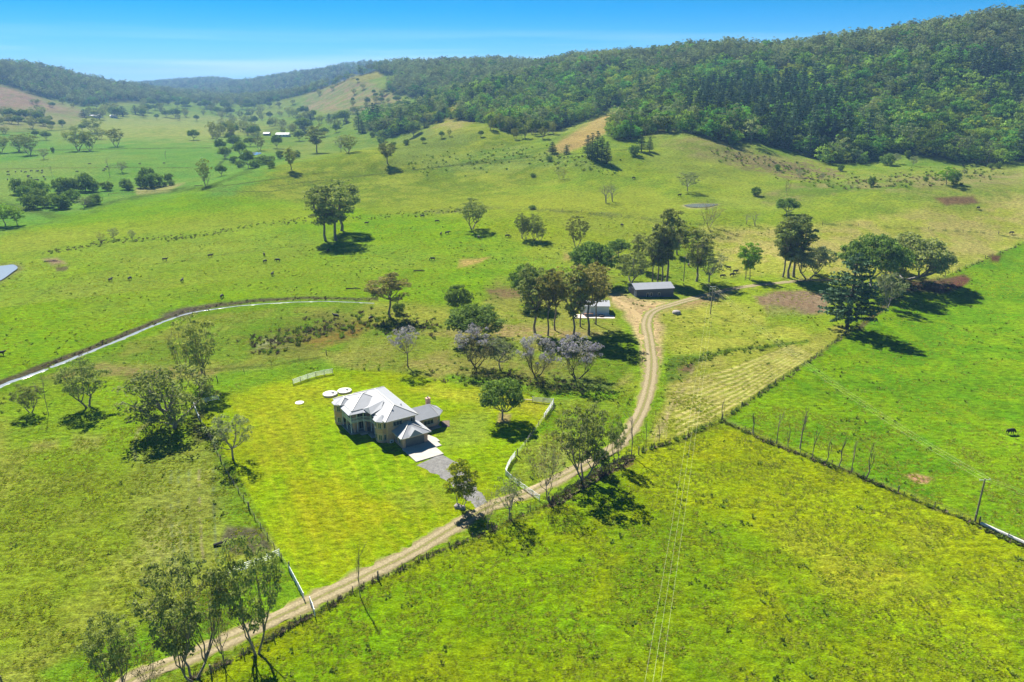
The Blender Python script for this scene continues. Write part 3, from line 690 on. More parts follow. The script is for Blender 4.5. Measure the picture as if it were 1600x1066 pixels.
LIB = {
 'gum': [make_tree('gum', 'vase', 15, 11, lf_gum, bark_gum, 3 + k, 84, 50, .26, (.75, 1.4), .22, 2 + k % 2, 9, fork=.16) for k in range(3)],
 'gumtall': [make_tree('tall_gum', 'vase', 24, 11, lf_gum, bark_gum, 23 + k, 90, 46, .38, (.95, 1.7), .24, 1, 9, trunk_r=.36, fork=.34) for k in range(3)],
 'gumbronze': [make_tree('bronze_gum', 'gappy', 23, 10, lf_gum_b, bark_gum, 43 + k, 72, 42, .36, (.85, 1.5), .40, 1, 9, trunk_r=.27, fork=.42) for k in range(3)],
 'gumfore': [make_tree('vase_gum', 'vase', 15, 11, lf_gum, bark_gum, 143 + k, 150, 54, .21, (.55, 1.15), .24, 3, 12, fork=.12, trunk_r=.26) for k in range(2)],
 'round': [make_tree('round_tree', 'dome', 9, 10, lf_dark, bark_grey, 63 + k, 95, 60, .27, (.8, 1.3), .22, 1, 8, fork=.2, trunk_r=.24) for k in range(2)],
 'fig': [make_tree('fig', 'dome', 13, 20, lf_dark, bark_grey, 73 + k, 130, 56, .42, (1.3, 2.1), .20, 3, 11, fork=.12, trunk_r=.6) for k in range(2)],
 'figb': [make_tree('brown_fig', 'gappy', 13, 20, lf_gum, bark_grey, 79, 170, 56, .40, (1.2, 1.9), .15, 3, 12, fork=.1, trunk_r=.6)],
 'wide': [make_tree('wide_tree', 'gappy', 12, 15, lf_gum, bark_grey, 83 + k, 90, 50, .28, (.85, 1.5), .16, 2, 9, fork=.15, trunk_r=.42) for k in range(2)],
 'sparse': [make_tree('sparse_tree', 'gappy', 9, 9, lf_grey, bark_grey, 93 + k, 52, 26, .22, (.6, 1.1), .25, 1, 8, fork=.25, twig=2, trunk_r=.2) for k in range(2)],
 'thin': [make_tree('thin_gum', 'open', 14, 9, lf_gum_b, bark_gum, 103 + k, 60, 9, .22, (.6, 1.1), .22, 2, 9, fork=.16, twig=4, trunk_r=.17) for k in range(2)],
 'greysp': [make_tree('grey_spreading', 'vase', 10, 13, lf_grey, bark_grey, 113 + k, 64, 44, .32, (.9, 1.5), .3, 2, 8, fork=.18, trunk_r=.3) for k in range(2)],
 'gold': [make_tree('golden_tree', 'gappy', 9, 6.4, lf_gold, bark_grey, 123, 70, 46, .24, (.6, 1.0), .16, 3, 8, fork=.1, trunk_r=.15)],
 'bright': [make_tree('bright_tree', 'vase', 16, 10, lf_bright, bark_gum, 133 + k, 60, 44, .36, (.9, 1.5), .22, 1, 8, fork=.3, trunk_r=.22) for k in range(2)],
 'jac': [make_tree('jacaranda', 'gappy', 11, 12, lf_jacl, bark_dark, 153 + k, 120, 36, .20, (.6, 1.1), .20, 3, 11, fork=.13, twig=3, trunk_r=.26, top2=(lf_jac, q_, .5)) for k, q_ in ((0, .32), (1, .55))],
 'jacthin': [make_tree('young_jacaranda', 'vase', 10, 8, lf_jacl, bark_gum, 163, 50, 38, .2, (.55, 1.0), .35, 1, 8, fork=.35, twig=3, trunk_r=.15, top2=(lf_jac, .25, .3))],
 'conifer': [make_conifer('hoop_pine', 26, 11, 201, 16, 10, .5, 9), make_conifer('hoop_pine_b', 26, 10, 202, 15, 9, .5, 9)],
 'bunya': [make_conifer('tiered_pine', 27, 17, 211, 13, 10, .52, 13, .16, .8, .25)],
 'bush': [make_tree('bush', 'dome', 6, 8, lf_dark, bark_dark, 221 + k, 60, 40, .32, (.9, 1.4), -.04, 1, 6, fork=.1) for k in range(2)],
 'bare': [make_bare('bare_tree', 11, 7, 231 + k, bark_gum, 3, 1, 4) for k in range(2)],
 'barewide': [make_bare('bare_spreading', 9, 12, 243, bark_grey, 4, 3, 3)],
 'sapling': [make_bare('bare_sapling', 7, 1.6, 251 + k, bark_gum, 2, 1, 4) for k in range(3)],
}
# trees of the woods: cheap enough to stand in thousands
def woods_tree(name, h, w, seed, leaf, bark, n, nl, ls, low, cr, stem=True):
    t = make_tree(name, 'dome' if low < .3 else 'gappy', h, w, leaf, bark, seed, n, nl, ls, cr, low, 1, 3, trunk_r=h * .012, fork=.4, tsides=4)
    return t
def join_tree(name, t, keep_trunk=True):
    ms = [t['trunk']] + t['crowns'] if keep_trunk else t['crowns']
    vs, fs, mi, mats = [], [], [], []
    for k, m in enumerate(ms):
        b = len(vs); vs += [tuple(v.co) for v in m.vertices]; fs += [tuple(b + i for i in p.vertices) for p in m.polygons]; mi += [k] * len(m.polygons); mats += [m.materials[0]]
    me = bpy.data.meshes.new(name); me.from_pydata(vs, [], fs)
    for m in mats: me.materials.append(m)
    me.polygons.foreach_set('material_index', mi); me.update(); return me
WOOD = {
 'scrub': [join_tree('scrub_tree', woods_tree('scrub', 12, 12, 300 + k, lf_scrub, bark_dark, 26, 30, .5, .1, (1.3, 2.3))) for k in range(4)],
 'yscrub': [join_tree('yscrub_tree', woods_tree('yscrub', 11, 11, 310 + k, lf_scrub_y, bark_dark, 24, 30, .45, .1, (1.2, 2.2))) for k in range(2)],
 'wood': [join_tree('wood_gum', woods_tree('woodgum', 19, 12, 320 + k, lf_wood, bark_gum, 24, 20, .55, .42, (1.2, 2.1))) for k in range(3)],
 'pine': [join_tree('wood_pine', make_conifer('wp', 24, 9, 330 + k, 11, 7, .8, 6, .08, .7)) for k in range(2)],
}
WLIST = [(k, m) for k in ('scrub', 'yscrub', 'wood', 'pine') for m in WOOD[k]]
WIDX = {k: [i for i, (kk, m) in enumerate(WLIST) if kk == k] for k in WOOD}

# ------------------------------------------------------------------ the woods on the hills
def inpoly(U, V, poly): return polysd(U, V, poly) < 0
def scatter(y0, y1, spacing, th0=-.64, th1=.64):
    """jittered points over a sector between two distances"""
    g = rng; out = []
    r = y0
    while r < y1:
        n = int((th1 - th0) * r / spacing); t = np.linspace(th0, th1, n) + g.uniform(-.5, .5, n) * (th1 - th0) / n
        rr_ = r + g.uniform(-.5, .5, n) * spacing; out.append(np.stack([np.sin(t) * rr_, np.cos(t) * rr_], 1)); r += spacing
    return np.concatenate(out)
PINES = [[(1195,225),(1290,256),(1352,258),(1330,180),(1300,150),(1180,130),(1150,180)], [(1080,160),(1160,130),(1200,160),(1150,200),(1080,190)], [(1520,110),(1600,100),(1600,170),(1530,160)]]
YEL = [[(1380,170),(1600,120),(1600,250),(1440,246),(1420,200)], [(1040,190),(1150,170),(1200,150),(1330,140),(1300,110),(1100,130),(1000,180)], [(900,110),(1100,100),(1120,140),(960,150)], [(800,190),(900,150),(960,170),(900,190)]]
def woods():
    res = []
    for y0, y1, sp, sc in ((480, 1000, 6.6, 1.0), (1000, 1700, 8.5, 1.15), (1700, 3000, 12, 1.2), (3000, 6200, 26, 1.5)):
        pts = scatter(y0, y1, sp); X, Y = pts[:, 0], pts[:, 1]; Z = Hm(X, Y); U, V = proj(X, Y, Z)
        m = np.zeros(len(X), bool); wu_ = U + (fbm(X + 9, Y, 50, 2) - .5) * 90; wv_ = V + (fbm(X + 70, Y, 50, 2) - .5) * 50
        wu = U + (fbm(X, Y, 40, 2) - .5) * 14; wv = V + (fbm(X + 50, Y, 40, 2) - .5) * 7
        for f in FOREST: m |= inpoly(wu, wv, f)
        for f in HOLES: m &= ~inpoly(U, V, f)
        m &= seen(X, Y, Z, 26); m &= (U > -60) & (U < 1660)
        X, Y, Z, U, V = X[m], Y[m], Z[m], U[m], V[m]
        kind = np.full(len(X), 0); rnd = rng.random(len(X))
        pin = np.zeros(len(X), bool); yl = np.zeros(len(X), bool)
        for f in PINES: pin |= inpoly(wu_[m], wv_[m], f)
        for f in YEL: yl |= inpoly(U, V, f)
        r = np.hypot(X, Y)
        # skyline and drier upper slopes carry open gums
        up = (V < 128 - np.clip((U - 600) * .04, 0, 40) + 18 * (fbm(X, Y, 60, 2) - .5) * 2) | (Y > 1500)
        for i in range(len(X)):
            q = rnd[i]; nz_ = rng.random()
            if pin[i] and q < .42: k = 'pine'
            elif up[i] and q < .72: k = 'wood'
            elif yl[i] and q < .5: k = 'yscrub'
            elif q < .022: k = 'pine' if Y[i] < 1300 else 'wood'
            elif q < .17: k = 'wood'
            elif q < .27: k = 'yscrub'
            else: k = 'scrub'
            s = sc * rng.uniform(.55, 1.2) * (1.0 if k != 'scrub' else rng.choice([.6, .85, 1.15, 1.55]))
            res.append((float(X[i]), float(Y[i]), float(Z[i]), k, int(rng.choice(WIDX[k])), float(rng.random() * 6.28), float(s * rng.uniform(.85, 1.15)), float(s)))
    return res
WT = woods()
_a = np.array([q[:3] for q in WT]); _s = seen(_a[:, 0], _a[:, 1], _a[:, 2], 3); _o = np.argsort(np.hypot(_a[:, 0], _a[:, 1]) + np.where(_s, 0, 1e4)); WT = [WT[i] for i in _o]
wood_names = {'scrub': ('rainforest_tree', 'dark green rainforest tree in the lower edge of the hillside woods', 'rainforest trees along the lower edge of the woods'),
              'yscrub': ('light_green_tree', 'lighter green bushy tree in the lower edge of the hillside woods', 'light green trees along the lower edge of the woods'),
              'wood': ('hill_gum_tree', 'olive gum tree with thin trunk in the lower edge of the hillside woods', 'gum trees along the lower edge of the woods'),
              'pine': ('hoop_pine', 'dark pointed hoop pine in the lower edge of the hillside woods', 'hoop pines along the lower edge of the woods')}
cnt = {k: 0 for k in WOOD}; rest = []
for x, y, z, k, idx, a, s, sz in WT:
    if cnt[k] < {'scrub': 210, 'yscrub': 70, 'wood': 50, 'pine': 80}[k] and y < 1100:
        nm, lb, gr = wood_names[k]; cnt[k] += 1
        o = link(nm, WLIST[idx][1], None, (x, y, z - .8)); o.rotation_euler = (0, 0, a); o.scale = (s, s, sz); tag(o, lb, 'tree', gr)
    else: rest.append((x, y, z - .8, idx, a, s, sz))
print('WOODS', len(WT), cnt, len(rest))
def instancer(name, rows, meshes, kind='stuff'):
    """one object that stands copies of the given meshes at its points"""
    A = np.array(rows, float)
    me = bpy.data.meshes.new(name); me.vertices.add(len(A)); me.vertices.foreach_set('co', A[:, :3].astype(np.float32).ravel())
    a = me.attributes.new('pick', 'INT', 'POINT'); a.data.foreach_set('value', A[:, 3].astype(np.int32))
    a = me.attributes.new('turn', 'FLOAT_VECTOR', 'POINT'); v = np.zeros((len(A), 3), np.float32); v[:, 2] = A[:, 4]; a.data.foreach_set('vector', v.ravel())
    a = me.attributes.new('size', 'FLOAT_VECTOR', 'POINT'); v = np.stack([A[:, 5], A[:, 5], A[:, 6]], 1).astype(np.float32); a.data.foreach_set('vector', v.ravel())
    me.update(); o = link(name, me); o['kind'] = kind
    col_ = bpy.data.collections.new(name + '_kinds')
    for i, m in enumerate(meshes): col_.objects.link(bpy.data.objects.new('kind_%02d' % i, m))
    ng = bpy.data.node_groups.new(name, 'GeometryNodeTree')
    ng.interface.new_socket('Geometry', in_out='INPUT', socket_type='NodeSocketGeometry'); ng.interface.new_socket('Geometry', in_out='OUTPUT', socket_type='NodeSocketGeometry')
    N = ng.nodes.new; gi = N('NodeGroupInput'); go = N('NodeGroupOutput'); ip = N('GeometryNodeInstanceOnPoints'); ci = N('GeometryNodeCollectionInfo')
    ci.inputs['Collection'].default_value = col_; ci.inputs['Separate Children'].default_value = True; ci.inputs['Reset Children'].default_value = True
    def attr(n, t):
        k = N('GeometryNodeInputNamedAttribute'); k.data_type = t; k.inputs['Name'].default_value = n; return k.outputs['Attribute']
    l = ng.links.new; l(gi.outputs[0], ip.inputs['Points']); l(ci.outputs[0], ip.inputs['Instance']); ip.inputs['Pick Instance'].default_value = True
    l(attr('pick', 'INT'), ip.inputs['Instance Index']); l(attr('turn', 'FLOAT_VECTOR'), ip.inputs['Rotation']); l(attr('size', 'FLOAT_VECTOR'), ip.inputs['Scale'])
    l(ip.outputs[0], go.inputs[0]); md = o.modifiers.new('stand', 'NODES'); md.node_group = ng; return o
instancer('hill_woods', rest, [m for k, m in WLIST])
# ------------------------------------------------------------------ materials of built things
m_dirt = simple('dirt_track_soil', (.46, .38, .26), .95, .2, .8, bump=.4, bscale=6, col2=(.30, .235, .155), spec=.1)
m_conc = simple('pale_concrete', (.42, .385, .33), .85, .08, .6, spec=.2)
m_conc_g = simple('weathered_concrete', (.30, .285, .25), .85, .12, .8, spec=.2)
m_gravel = simple('grey_gravel', (.19, .185, .17), .95, .2, 1.6, bump=.5, bscale=9, spec=.1)
m_white = simple('white_paint', (.78, .78, .76), .5, .05, 1.5)
m_galv = simple('galvanised_steel', (.45, .49, .50), .45, .1, 2, metal=.5)
m_post = simple('weathered_post_timber', (.16, .135, .11), .9, .2, 5)
m_pole = simple('power_pole_timber', (.20, .165, .13), .85, .15, 3, stretch=(1, 1, .2))
m_wire = simple('fence_wire', (.38, .38, .36), .5, .05, 3, metal=.6)
m_line = simple('power_wire', (.62, .60, .42), .4, .05, 3)
m_dark = simple('painted_bay_shade', (.02, .02, .022), .6, .1, 3)  # shade inside the long shed's bay, put into the colour
m_glass = simple('window_glass', (.035, .045, .055), .08, .1, 2, spec=.6)
m_frame = simple('cream_trim', (.5, .48, .43), .5, .05, 2)
m_grey = simple('slate_grey_paint', (.12, .13, .14), .6, .08, 2)
m_log = simple('charred_timber', (.045, .04, .036), .95, .2, 6, bump=.3)
m_rock = simple('grey_boulder', (.33, .30, .27), .9, .2, 2, bump=.5, bscale=5)
m_black = simple('black_hide', (.014, .012, .011), .7, .2, 4)
m_brown = simple('brown_hide', (.07, .035, .02), .7, .2, 4)
m_pvc = simple('pale_pipe', (.55, .55, .50), .5, .08, 2)
def water_mat(name, col, rough):
    m, t, o = new_mat(name); b = t.nodes.new('ShaderNodeBsdfPrincipled'); b.inputs['Base Color'].default_value = (*col, 1); b.inputs['Roughness'].default_value = rough; b.inputs['Specular IOR Level'].default_value = 1.0
    n = t.nodes.new('ShaderNodeTexNoise'); n.inputs['Scale'].default_value = 1.5; n.inputs['Detail'].default_value = 3; bu = t.nodes.new('ShaderNodeBump'); bu.inputs['Strength'].default_value = .12
    t.links.new(n.outputs['Fac'], bu.inputs['Height']); t.links.new(bu.outputs[0], b.inputs['Normal']); t.links.new(b.outputs[0], o.inputs[0]); return m
m_water = water_mat('shallow_pale_water', (.26, .28, .27), .12)
m_dam = water_mat('muddy_dam_water', (.16, .175, .16), .08)
def brick_mat():
    m, t, o = new_mat('blended_brick'); l = t.links.new; N = t.nodes.new
    tc = N('ShaderNodeTexCoord'); sp = N('ShaderNodeSeparateXYZ'); l(tc.outputs['Object'], sp.inputs[0]); ad = N('ShaderNodeMath'); ad.operation = 'ADD'; l(sp.outputs['X'], ad.inputs[0]); l(sp.outputs['Y'], ad.inputs[1])
    cb = N('ShaderNodeCombineXYZ'); l(ad.outputs[0], cb.inputs['X']); l(sp.outputs['Z'], cb.inputs['Y'])
    br = N('ShaderNodeTexBrick'); br.inputs['Scale'].default_value = 1; br.inputs['Brick Width'].default_value = .25; br.inputs['Row Height'].default_value = .086; br.inputs['Mortar Size'].default_value = .008
    br.inputs['Color1'].default_value = (.53, .27, .18, 1); br.inputs['Color2'].default_value = (.66, .41, .29, 1); br.inputs['Mortar'].default_value = (.52, .42, .35, 1); l(cb.outputs[0], br.inputs['Vector'])
    n = N('ShaderNodeTexNoise'); n.inputs['Scale'].default_value = 1.3; n.inputs['Detail'].default_value = 4; l(tc.outputs['Object'], n.inputs['Vector'])
    x = N('ShaderNodeMix'); x.data_type = 'RGBA'; x.blend_type = 'MULTIPLY'; x.inputs['Factor'].default_value = .2; l(br.outputs['Color'], x.inputs['A']); l(n.outputs['Fac'], x.inputs['B'])
    b = N('ShaderNodeBsdfPrincipled'); b.inputs['Roughness'].default_value = .9; l(x.outputs['Result'], b.inputs['Base Color']); l(b.outputs[0], o.inputs[0]); return m
m_brick = brick_mat()
def sheet_mat(name, col, ang=0, rough=.6):
    """ribbed roof sheeting: shallow ribs every 20 cm"""
    m, t, o = new_mat(name); l = t.links.new; N = t.nodes.new
    tc = N('ShaderNodeTexCoord'); w_ = N('ShaderNodeTexWave'); w_.inputs['Scale'].default_value = 1.6; mp = N('ShaderNodeMapping'); mp.inputs['Rotation'].default_value = (0, 0, ang); l(tc.outputs['Object'], mp.inputs[0]); l(mp.outputs[0], w_.inputs['Vector'])
    n = N('ShaderNodeTexNoise'); n.inputs['Scale'].default_value = .7; n.inputs['Detail'].default_value = 4; l(tc.outputs['Object'], n.inputs['Vector'])
    mr = N('ShaderNodeMapRange'); mr.inputs['To Min'].default_value = .86; mr.inputs['To Max'].default_value = 1.08; l(n.outputs['Fac'], mr.inputs['Value'])
    h = N('ShaderNodeHueSaturation'); h.inputs['Color'].default_value = (*col, 1); l(mr.outputs[0], h.inputs['Value'])
    b = N('ShaderNodeBsdfPrincipled'); b.inputs['Roughness'].default_value = rough; b.inputs['Specular IOR Level'].default_value = .2; l(h.outputs[0], b.inputs['Base Color'])
    bu = N('ShaderNodeBump'); bu.inputs['Strength'].default_value = .25; bu.inputs['Distance'].default_value = .03; l(w_.outputs['Fac'], bu.inputs['Height']); l(bu.outputs[0], b.inputs['Normal']); l(b.outputs[0], o.inputs[0]); return m
m_roof = sheet_mat('pale_roof_sheeting', (.33, .34, .355))
m_roof2 = sheet_mat('silver_roof_sheeting', (.27, .285, .31), 1.57)
m_wallsheet = sheet_mat('slate_wall_sheeting', (.085, .10, .125), 0, .5)
m_wallpale = sheet_mat('pale_grey_wall_sheeting', (.60, .63, .64), 0, .5)

# ------------------------------------------------------------------ tracks, creek, ponds laid on the land
def resample(pts, step):
    pts = [np.array(p[:2], float) for p in pts]
    # smooth with Catmull-Rom, then even steps
    P_ = [pts[0]] + pts + [pts[-1]]; out = []
    for i in range(1, len(P_) - 2):
        for t in np.linspace(0, 1, 12, endpoint=False):
            a, b, c, d = P_[i - 1:i + 3]; out.append(.5 * ((2 * b) + (-a + c) * t + (2 * a - 5 * b + 4 * c - d) * t * t + (-a + 3 * b - 3 * c + d) * t ** 3))
    out.append(pts[-1]); out = np.array(out); s = np.concatenate([[0], np.cumsum(np.hypot(*(out[1:] - out[:-1]).T))])
    n = max(2, int(s[-1] / step)); q = np.linspace(0, s[-1], n + 1)
    return np.stack([np.interp(q, s, out[:, 0]), np.interp(q, s, out[:, 1])], 1)
def Hg(x, y):   # ground incl. tussock relief
    return float(Hm(x, y))
def ribbon(name, uv, width, mat, lift=.12, step=1.2, cols=6, jag=.35, ws=None, kind='structure', crown=0):
    c = resample([P(*q) for q in uv], step); n = len(c); t = np.gradient(c, axis=0); t /= np.linalg.norm(t, axis=1, keepdims=True); nn = np.stack([t[:, 1], -t[:, 0]], 1)
    W = np.full(n, width) if ws is None else np.interp(np.linspace(0, 1, n), np.linspace(0, 1, len(ws)), ws)
    V = []; F = []; uvs = []
    for i in range(n):
        for k in range(cols + 1):
            f = k / cols * 2 - 1; j = 0
            if k in (0, cols): j = (vnoise(np.array([i * step * .6]), np.array([k * 9.1]))[0] - .5) * jag * 2
            d = f * W[i] / 2 + j * (1 if k else -1)
            p = c[i] + nn[i] * d; V.append((p[0], p[1], Hg(*p) + lift - (.10 if k in (0, cols) else 0) + crown * (1 - f * f)))
    for i in range(n - 1):
        for k in range(cols): a = i * (cols + 1) + k; F.append((a, a + 1, a + cols + 2, a + cols + 1))
    me = bpy.data.meshes.new(name); me.from_pydata(V, [], F); me.materials.append(mat); me.polygons.foreach_set('use_smooth', [True] * len(F))
    uvl = me.uv_layers.new(name='across'); li = 0
    vi = np.empty(len(me.loops), np.int32); me.loops.foreach_get('vertex_index', vi)
    u_ = np.stack([(vi % (cols + 1)) / cols, (vi // (cols + 1)) * step], 1).astype(np.float32); uvl.data.foreach_set('uv', u_.ravel()); me.update()
    if me.polygons[0].normal.z < 0: me.flip_normals()
    o = link(name, me); o['kind'] = kind; return o, c
def track_mat(name, rut, mid, edge, grass_mid=.6):
    """two wheel ruts, a grassy strip between, grassy ragged edges"""
    m, t, o = new_mat(name); l = t.links.new; N = t.nodes.new
    uv = N('ShaderNodeUVMap'); uv.uv_map = 'across'; sp = N('ShaderNodeSeparateXYZ'); l(uv.outputs[0], sp.inputs[0])
    tc = N('ShaderNodeTexCoord'); n = N('ShaderNodeTexNoise'); n.inputs['Scale'].default_value = .9; n.inputs['Detail'].default_value = 5; n.inputs['Roughness'].default_value = .7; l(tc.outputs['Object'], n.inputs['Vector'])
    ad = N('ShaderNodeMath'); ad.operation = 'MULTIPLY_ADD'; ad.inputs[1].default_value = .22; l(n.outputs['Fac'], ad.inputs[0]); sb = N('ShaderNodeMath'); sb.operation = 'SUBTRACT'; sb.inputs[1].default_value = .11; l(sp.outputs['X'], sb.inputs[0]); l(sb.outputs[0], ad.inputs[2])
    r = N('ShaderNodeValToRGB'); e = r.color_ramp.elements; e[0].position = .03; e[0].color = (*edge, 1); e[1].position = .97; e[1].color = (*edge, 1)
    g = tuple(mid[i] * (1 - grass_mid) + edge[i] * grass_mid for i in range(3))
    for p_, c_ in ((.13, mid), (.22, rut), (.36, rut), (.44, mid), (.5, g), (.56, mid), (.64, rut), (.78, rut), (.87, mid)):
        q = e.new(p_); q.color = (*c_, 1)
    l(ad.outputs[0], r.inputs['Fac'])
    n2 = N('ShaderNodeTexNoise'); n2.inputs['Scale'].default_value = 3; n2.inputs['Detail'].default_value = 5; l(tc.outputs['Object'], n2.inputs['Vector'])
    mr = N('ShaderNodeMapRange'); mr.inputs['From Min'].default_value = .3; mr.inputs['From Max'].default_value = .7; mr.inputs['To Min'].default_value = .75; mr.inputs['To Max'].default_value = 1.25; l(n2.outputs['Fac'], mr.inputs['Value'])
    h = N('ShaderNodeHueSaturation'); l(r.outputs['Color'], h.inputs['Color']); l(mr.outputs[0], h.inputs['Value'])
    b = N('ShaderNodeBsdfDiffuse'); l(h.outputs[0], b.inputs['Color']); bu = N('ShaderNodeBump'); bu.inputs['Strength'].default_value = .5; bu.inputs['Distance'].default_value = .15; l(n2.outputs['Fac'], bu.inputs['Height']); l(bu.outputs[0], b.inputs['Normal']); l(b.outputs[0], o.inputs[0]); return m
A_ = lambda *c: tuple(float(x) for x in alb(c))
m_track = track_mat('dirt_track', A_(196,178,132), A_(178,160,114), A_(150,160,60), .35)
m_track_near = track_mat('gravelly_track', A_(176,162,126), A_(148,136,98), A_(134,154,46), .5)
road, roadline = ribbon('dirt_track', [(150,1100),(215,1058),(300,1025),(380,990),(470,948),(560,905),(640,866),(700,830),(760,795),(830,768),(900,735),(960,700),(990,665),(1010,620),(1018,570),(1014,530),(1010,505),(1022,486),(1065,472),(1110,460),(1160,449),(1230,441),(1320,437)], 4.4, m_track_near, jag=1.1, step=1.4, ws=[4.4]*14+[4.8, 4.6, 4, 3.2, 2.5])
ribbon('dirt_track', [(1009,520),(1002,500),(988,484),(970,472),(958,465)], 3, simple('yard_soil', tuple(float(x) for x in alb((192,168,118))), .95, .12, .7, bump=.4, bscale=6, spec=.05), lift=.07, step=1.5, jag=1.4, ws=[1.2, 2.4, 3, 2.6, 1.6])
ribbon('gravel_driveway', [(672,718),(690,728),(712,744),(735,770),(752,788),(765,800)], 5.2, m_gravel, lift=.1, jag=.5, ws=[7.5, 7.2, 6, 4, 3.4, 3.6])
ribbon('creek', [(-60,640),(0,604),(60,582),(125,556),(190,530),(250,505),(290,491),(330,484),(400,476),(470,472),(540,472),(585,474)], 2.6, m_water, lift=.05, jag=.5, ws=[2.2, 2.2, 1.7, 1.9, 1.5, 1.2, .8, .5])
def pond(name, outline, mat, lift=.15):
    pts = [P(*q) for q in outline]; c = resample([p for p in pts] + [pts[0]], 1.2); z = np.mean([p[2] for p in pts]) + lift
    z = max(z, max(Hg(*p) for p in c) + .04)
    V = [(*p, z) for p in c[:-1]]; me = bpy.data.meshes.new(name); me.from_pydata(V, [], [tuple(range(len(V)))]); me.materials.append(mat); me.update()
    if me.polygons[0].normal.z < 0: me.flip_normals()
    o = link(name, me); o['kind'] = 'structure'; return o
pond('farm_dam', [(-40,414),(0,417),(20,415),(28,420),(20,427),(0,440),(-40,455)], m_water)
pond('farm_dam', [(1068,321.5),(1082,319.5),(1105,319),(1122,320),(1110,323.5),(1092,325),(1076,324)], m_dam, .3)
pond('farm_dam', [(378,240),(392,238),(408,239),(404,242),(386,243)], m_dam, .2)

# ------------------------------------------------------------------ the brick house
HO = Vector((-25.5, 153.3, Hg(-25.5, 157) + .05)); HA = math.radians(33)
house = empty('brick_house', HO, HA, 'two-storey brick house with pale metal roofs and a curved white-railed balcony on the open lawn', 'house')
def poly_prism(mb, poly, z0, z1, mi=0):
    n = len(poly); mb.add([(x, y, z0) for x, y in poly] + [(x, y, z1) for x, y in poly], [tuple(range(n))[::-1], tuple(range(n, 2 * n))] + [(i, (i + 1) % n, n + (i + 1) % n, n + i) for i in range(n)], mi)
def octo(cx, cy, r, rot=22.5): return [(cx + r * math.cos(math.radians(rot + 45 * k)), cy + r * math.sin(math.radians(rot + 45 * k))) for k in range(8)]
EV = 5.75
w1 = MB(); w1.box(-1.6, 5.7, 4.5, 23.6, -.3, EV); w1.box(-5.9, -1.4, 14.7, 23.55, -.3, EV - .02); w1.build('wall', m_brick, house)
w2 = MB(); poly_prism(w2, octo(-6.35, 21.5, 1.9), -.3, EV - .25); w2.build('wall', m_brick, house)
w3 = MB(); poly_prism(w3, octo(-1.75, 6.9, 1.75), -.3, EV - .25); w3.build('wall', m_brick, house)
w4 = MB(); w4.box(0.15, 6.6, -.0, 4.6, -.3, 2.75); w4.build('wall', m_brick, house)
w5 = MB(); poly_prism(w5, [(5.6, 6.6), (12.6, 6.6), (14.3, 8.4), (14.3, 11.2), (12.6, 12.9), (5.6, 12.9)], -.3, 2.75); w5.build('wall', m_brick, house)
def hip(mb, x0, x1, y0, y1, z, pitch, over=.55, axis=None, th=.16):
    x0 -= over; x1 += over; y0 -= over; y1 += over; wx, wy = x1 - x0, y1 - y0; hlf = min(wx, wy) / 2; rz = z + hlf * pitch
    if wx < wy: r = [((x0 + x1) / 2, y0 + hlf, rz), ((x0 + x1) / 2, y1 - hlf, rz)]
    else: r = [(x0 + hlf, (y0 + y1) / 2, rz), (x1 - hlf, (y0 + y1) / 2, rz)]
    e = [(x0, y0, z), (x1, y0, z), (x1, y1, z), (x0, y1, z)]; lo = [(a, b, c - th) for a, b, c in e]
    vs = e + r + lo
    if wx < wy: fs = [(0, 1, 4), (1, 2, 5, 4), (2, 3, 5), (3, 0, 4, 5)]
    else: fs = [(0, 1, 5, 4), (1, 2, 5), (2, 3, 4, 5), (3, 0, 4)]
    fs += [(0, 6, 7, 1), (1, 7, 8, 2), (2, 8, 9, 3), (3, 9, 6, 0), (9, 8, 7, 6)]
    mb.add(vs, fs); return r, e
def cap(mb, r, e):
    for a, b in ((r[0], r[1]),): mb.beam((a[0], a[1], a[2] + .03), (b[0], b[1], b[2] + .03), .22, .07)
caps = MB(); gut = MB()
def roof(x0, x1, y0, y1, z, pitch, over=.55):
    mb = MB(); r, e = hip(mb, x0, x1, y0, y1, z, pitch, over); o = mb.build('roof', m_roof, house)
    caps.beam((r[0][0], r[0][1], r[0][2] + .03), (r[1][0], r[1][1], r[1][2] + .03), .24, .08)
    wx, wy = e[1][0] - e[0][0], e[2][1] - e[0][1]
    near = [(0, r[0]), (1, r[0] if wx < wy else r[1]), (2, r[1]), (3, r[1] if wx < wy else r[0])]
    for k, q in near: caps.beam((e[k][0], e[k][1], e[k][2] + .03), (q[0], q[1], q[2] + .03), .2, .07)
    for k in range(4):
        a, b = e[k], e[(k + 1) % 4]; gut.beam((a[0], a[1], a[2] - .09), (b[0], b[1], b[2] - .09), .14, .15)
    return o
R_main = roof(-1.7, 5.7, 4.5, 23.6, EV + .08, .45)
roof(-5.9, 2.9, 14.75, 23.5, EV + .06, .37)
roof(-7.1, -4.2, 19.4, 23.3, EV + .05, .5, .5)
def pyramid(mb, poly, z, rz, c, th=.15):
    n = len(poly); mb.add([(x, y, z) for x, y in poly] + [(c[0], c[1], rz)] + [(x, y, z - th) for x, y in poly], [(i, (i + 1) % n, n) for i in range(n)] + [(i, n + 1 + i, n + 1 + (i + 1) % n, (i + 1) % n) for i in range(n)] + [tuple(range(n + 1, 2 * n + 1))[::-1]])
for cx, cy, r in ((-6.35, 21.5, 2.35), (-1.75, 6.9, 2.2)):
    mb = MB(); pyramid(mb, octo(cx, cy, r), EV - .22, EV + .75, (cx, cy)); mb.build('roof', m_roof, house)
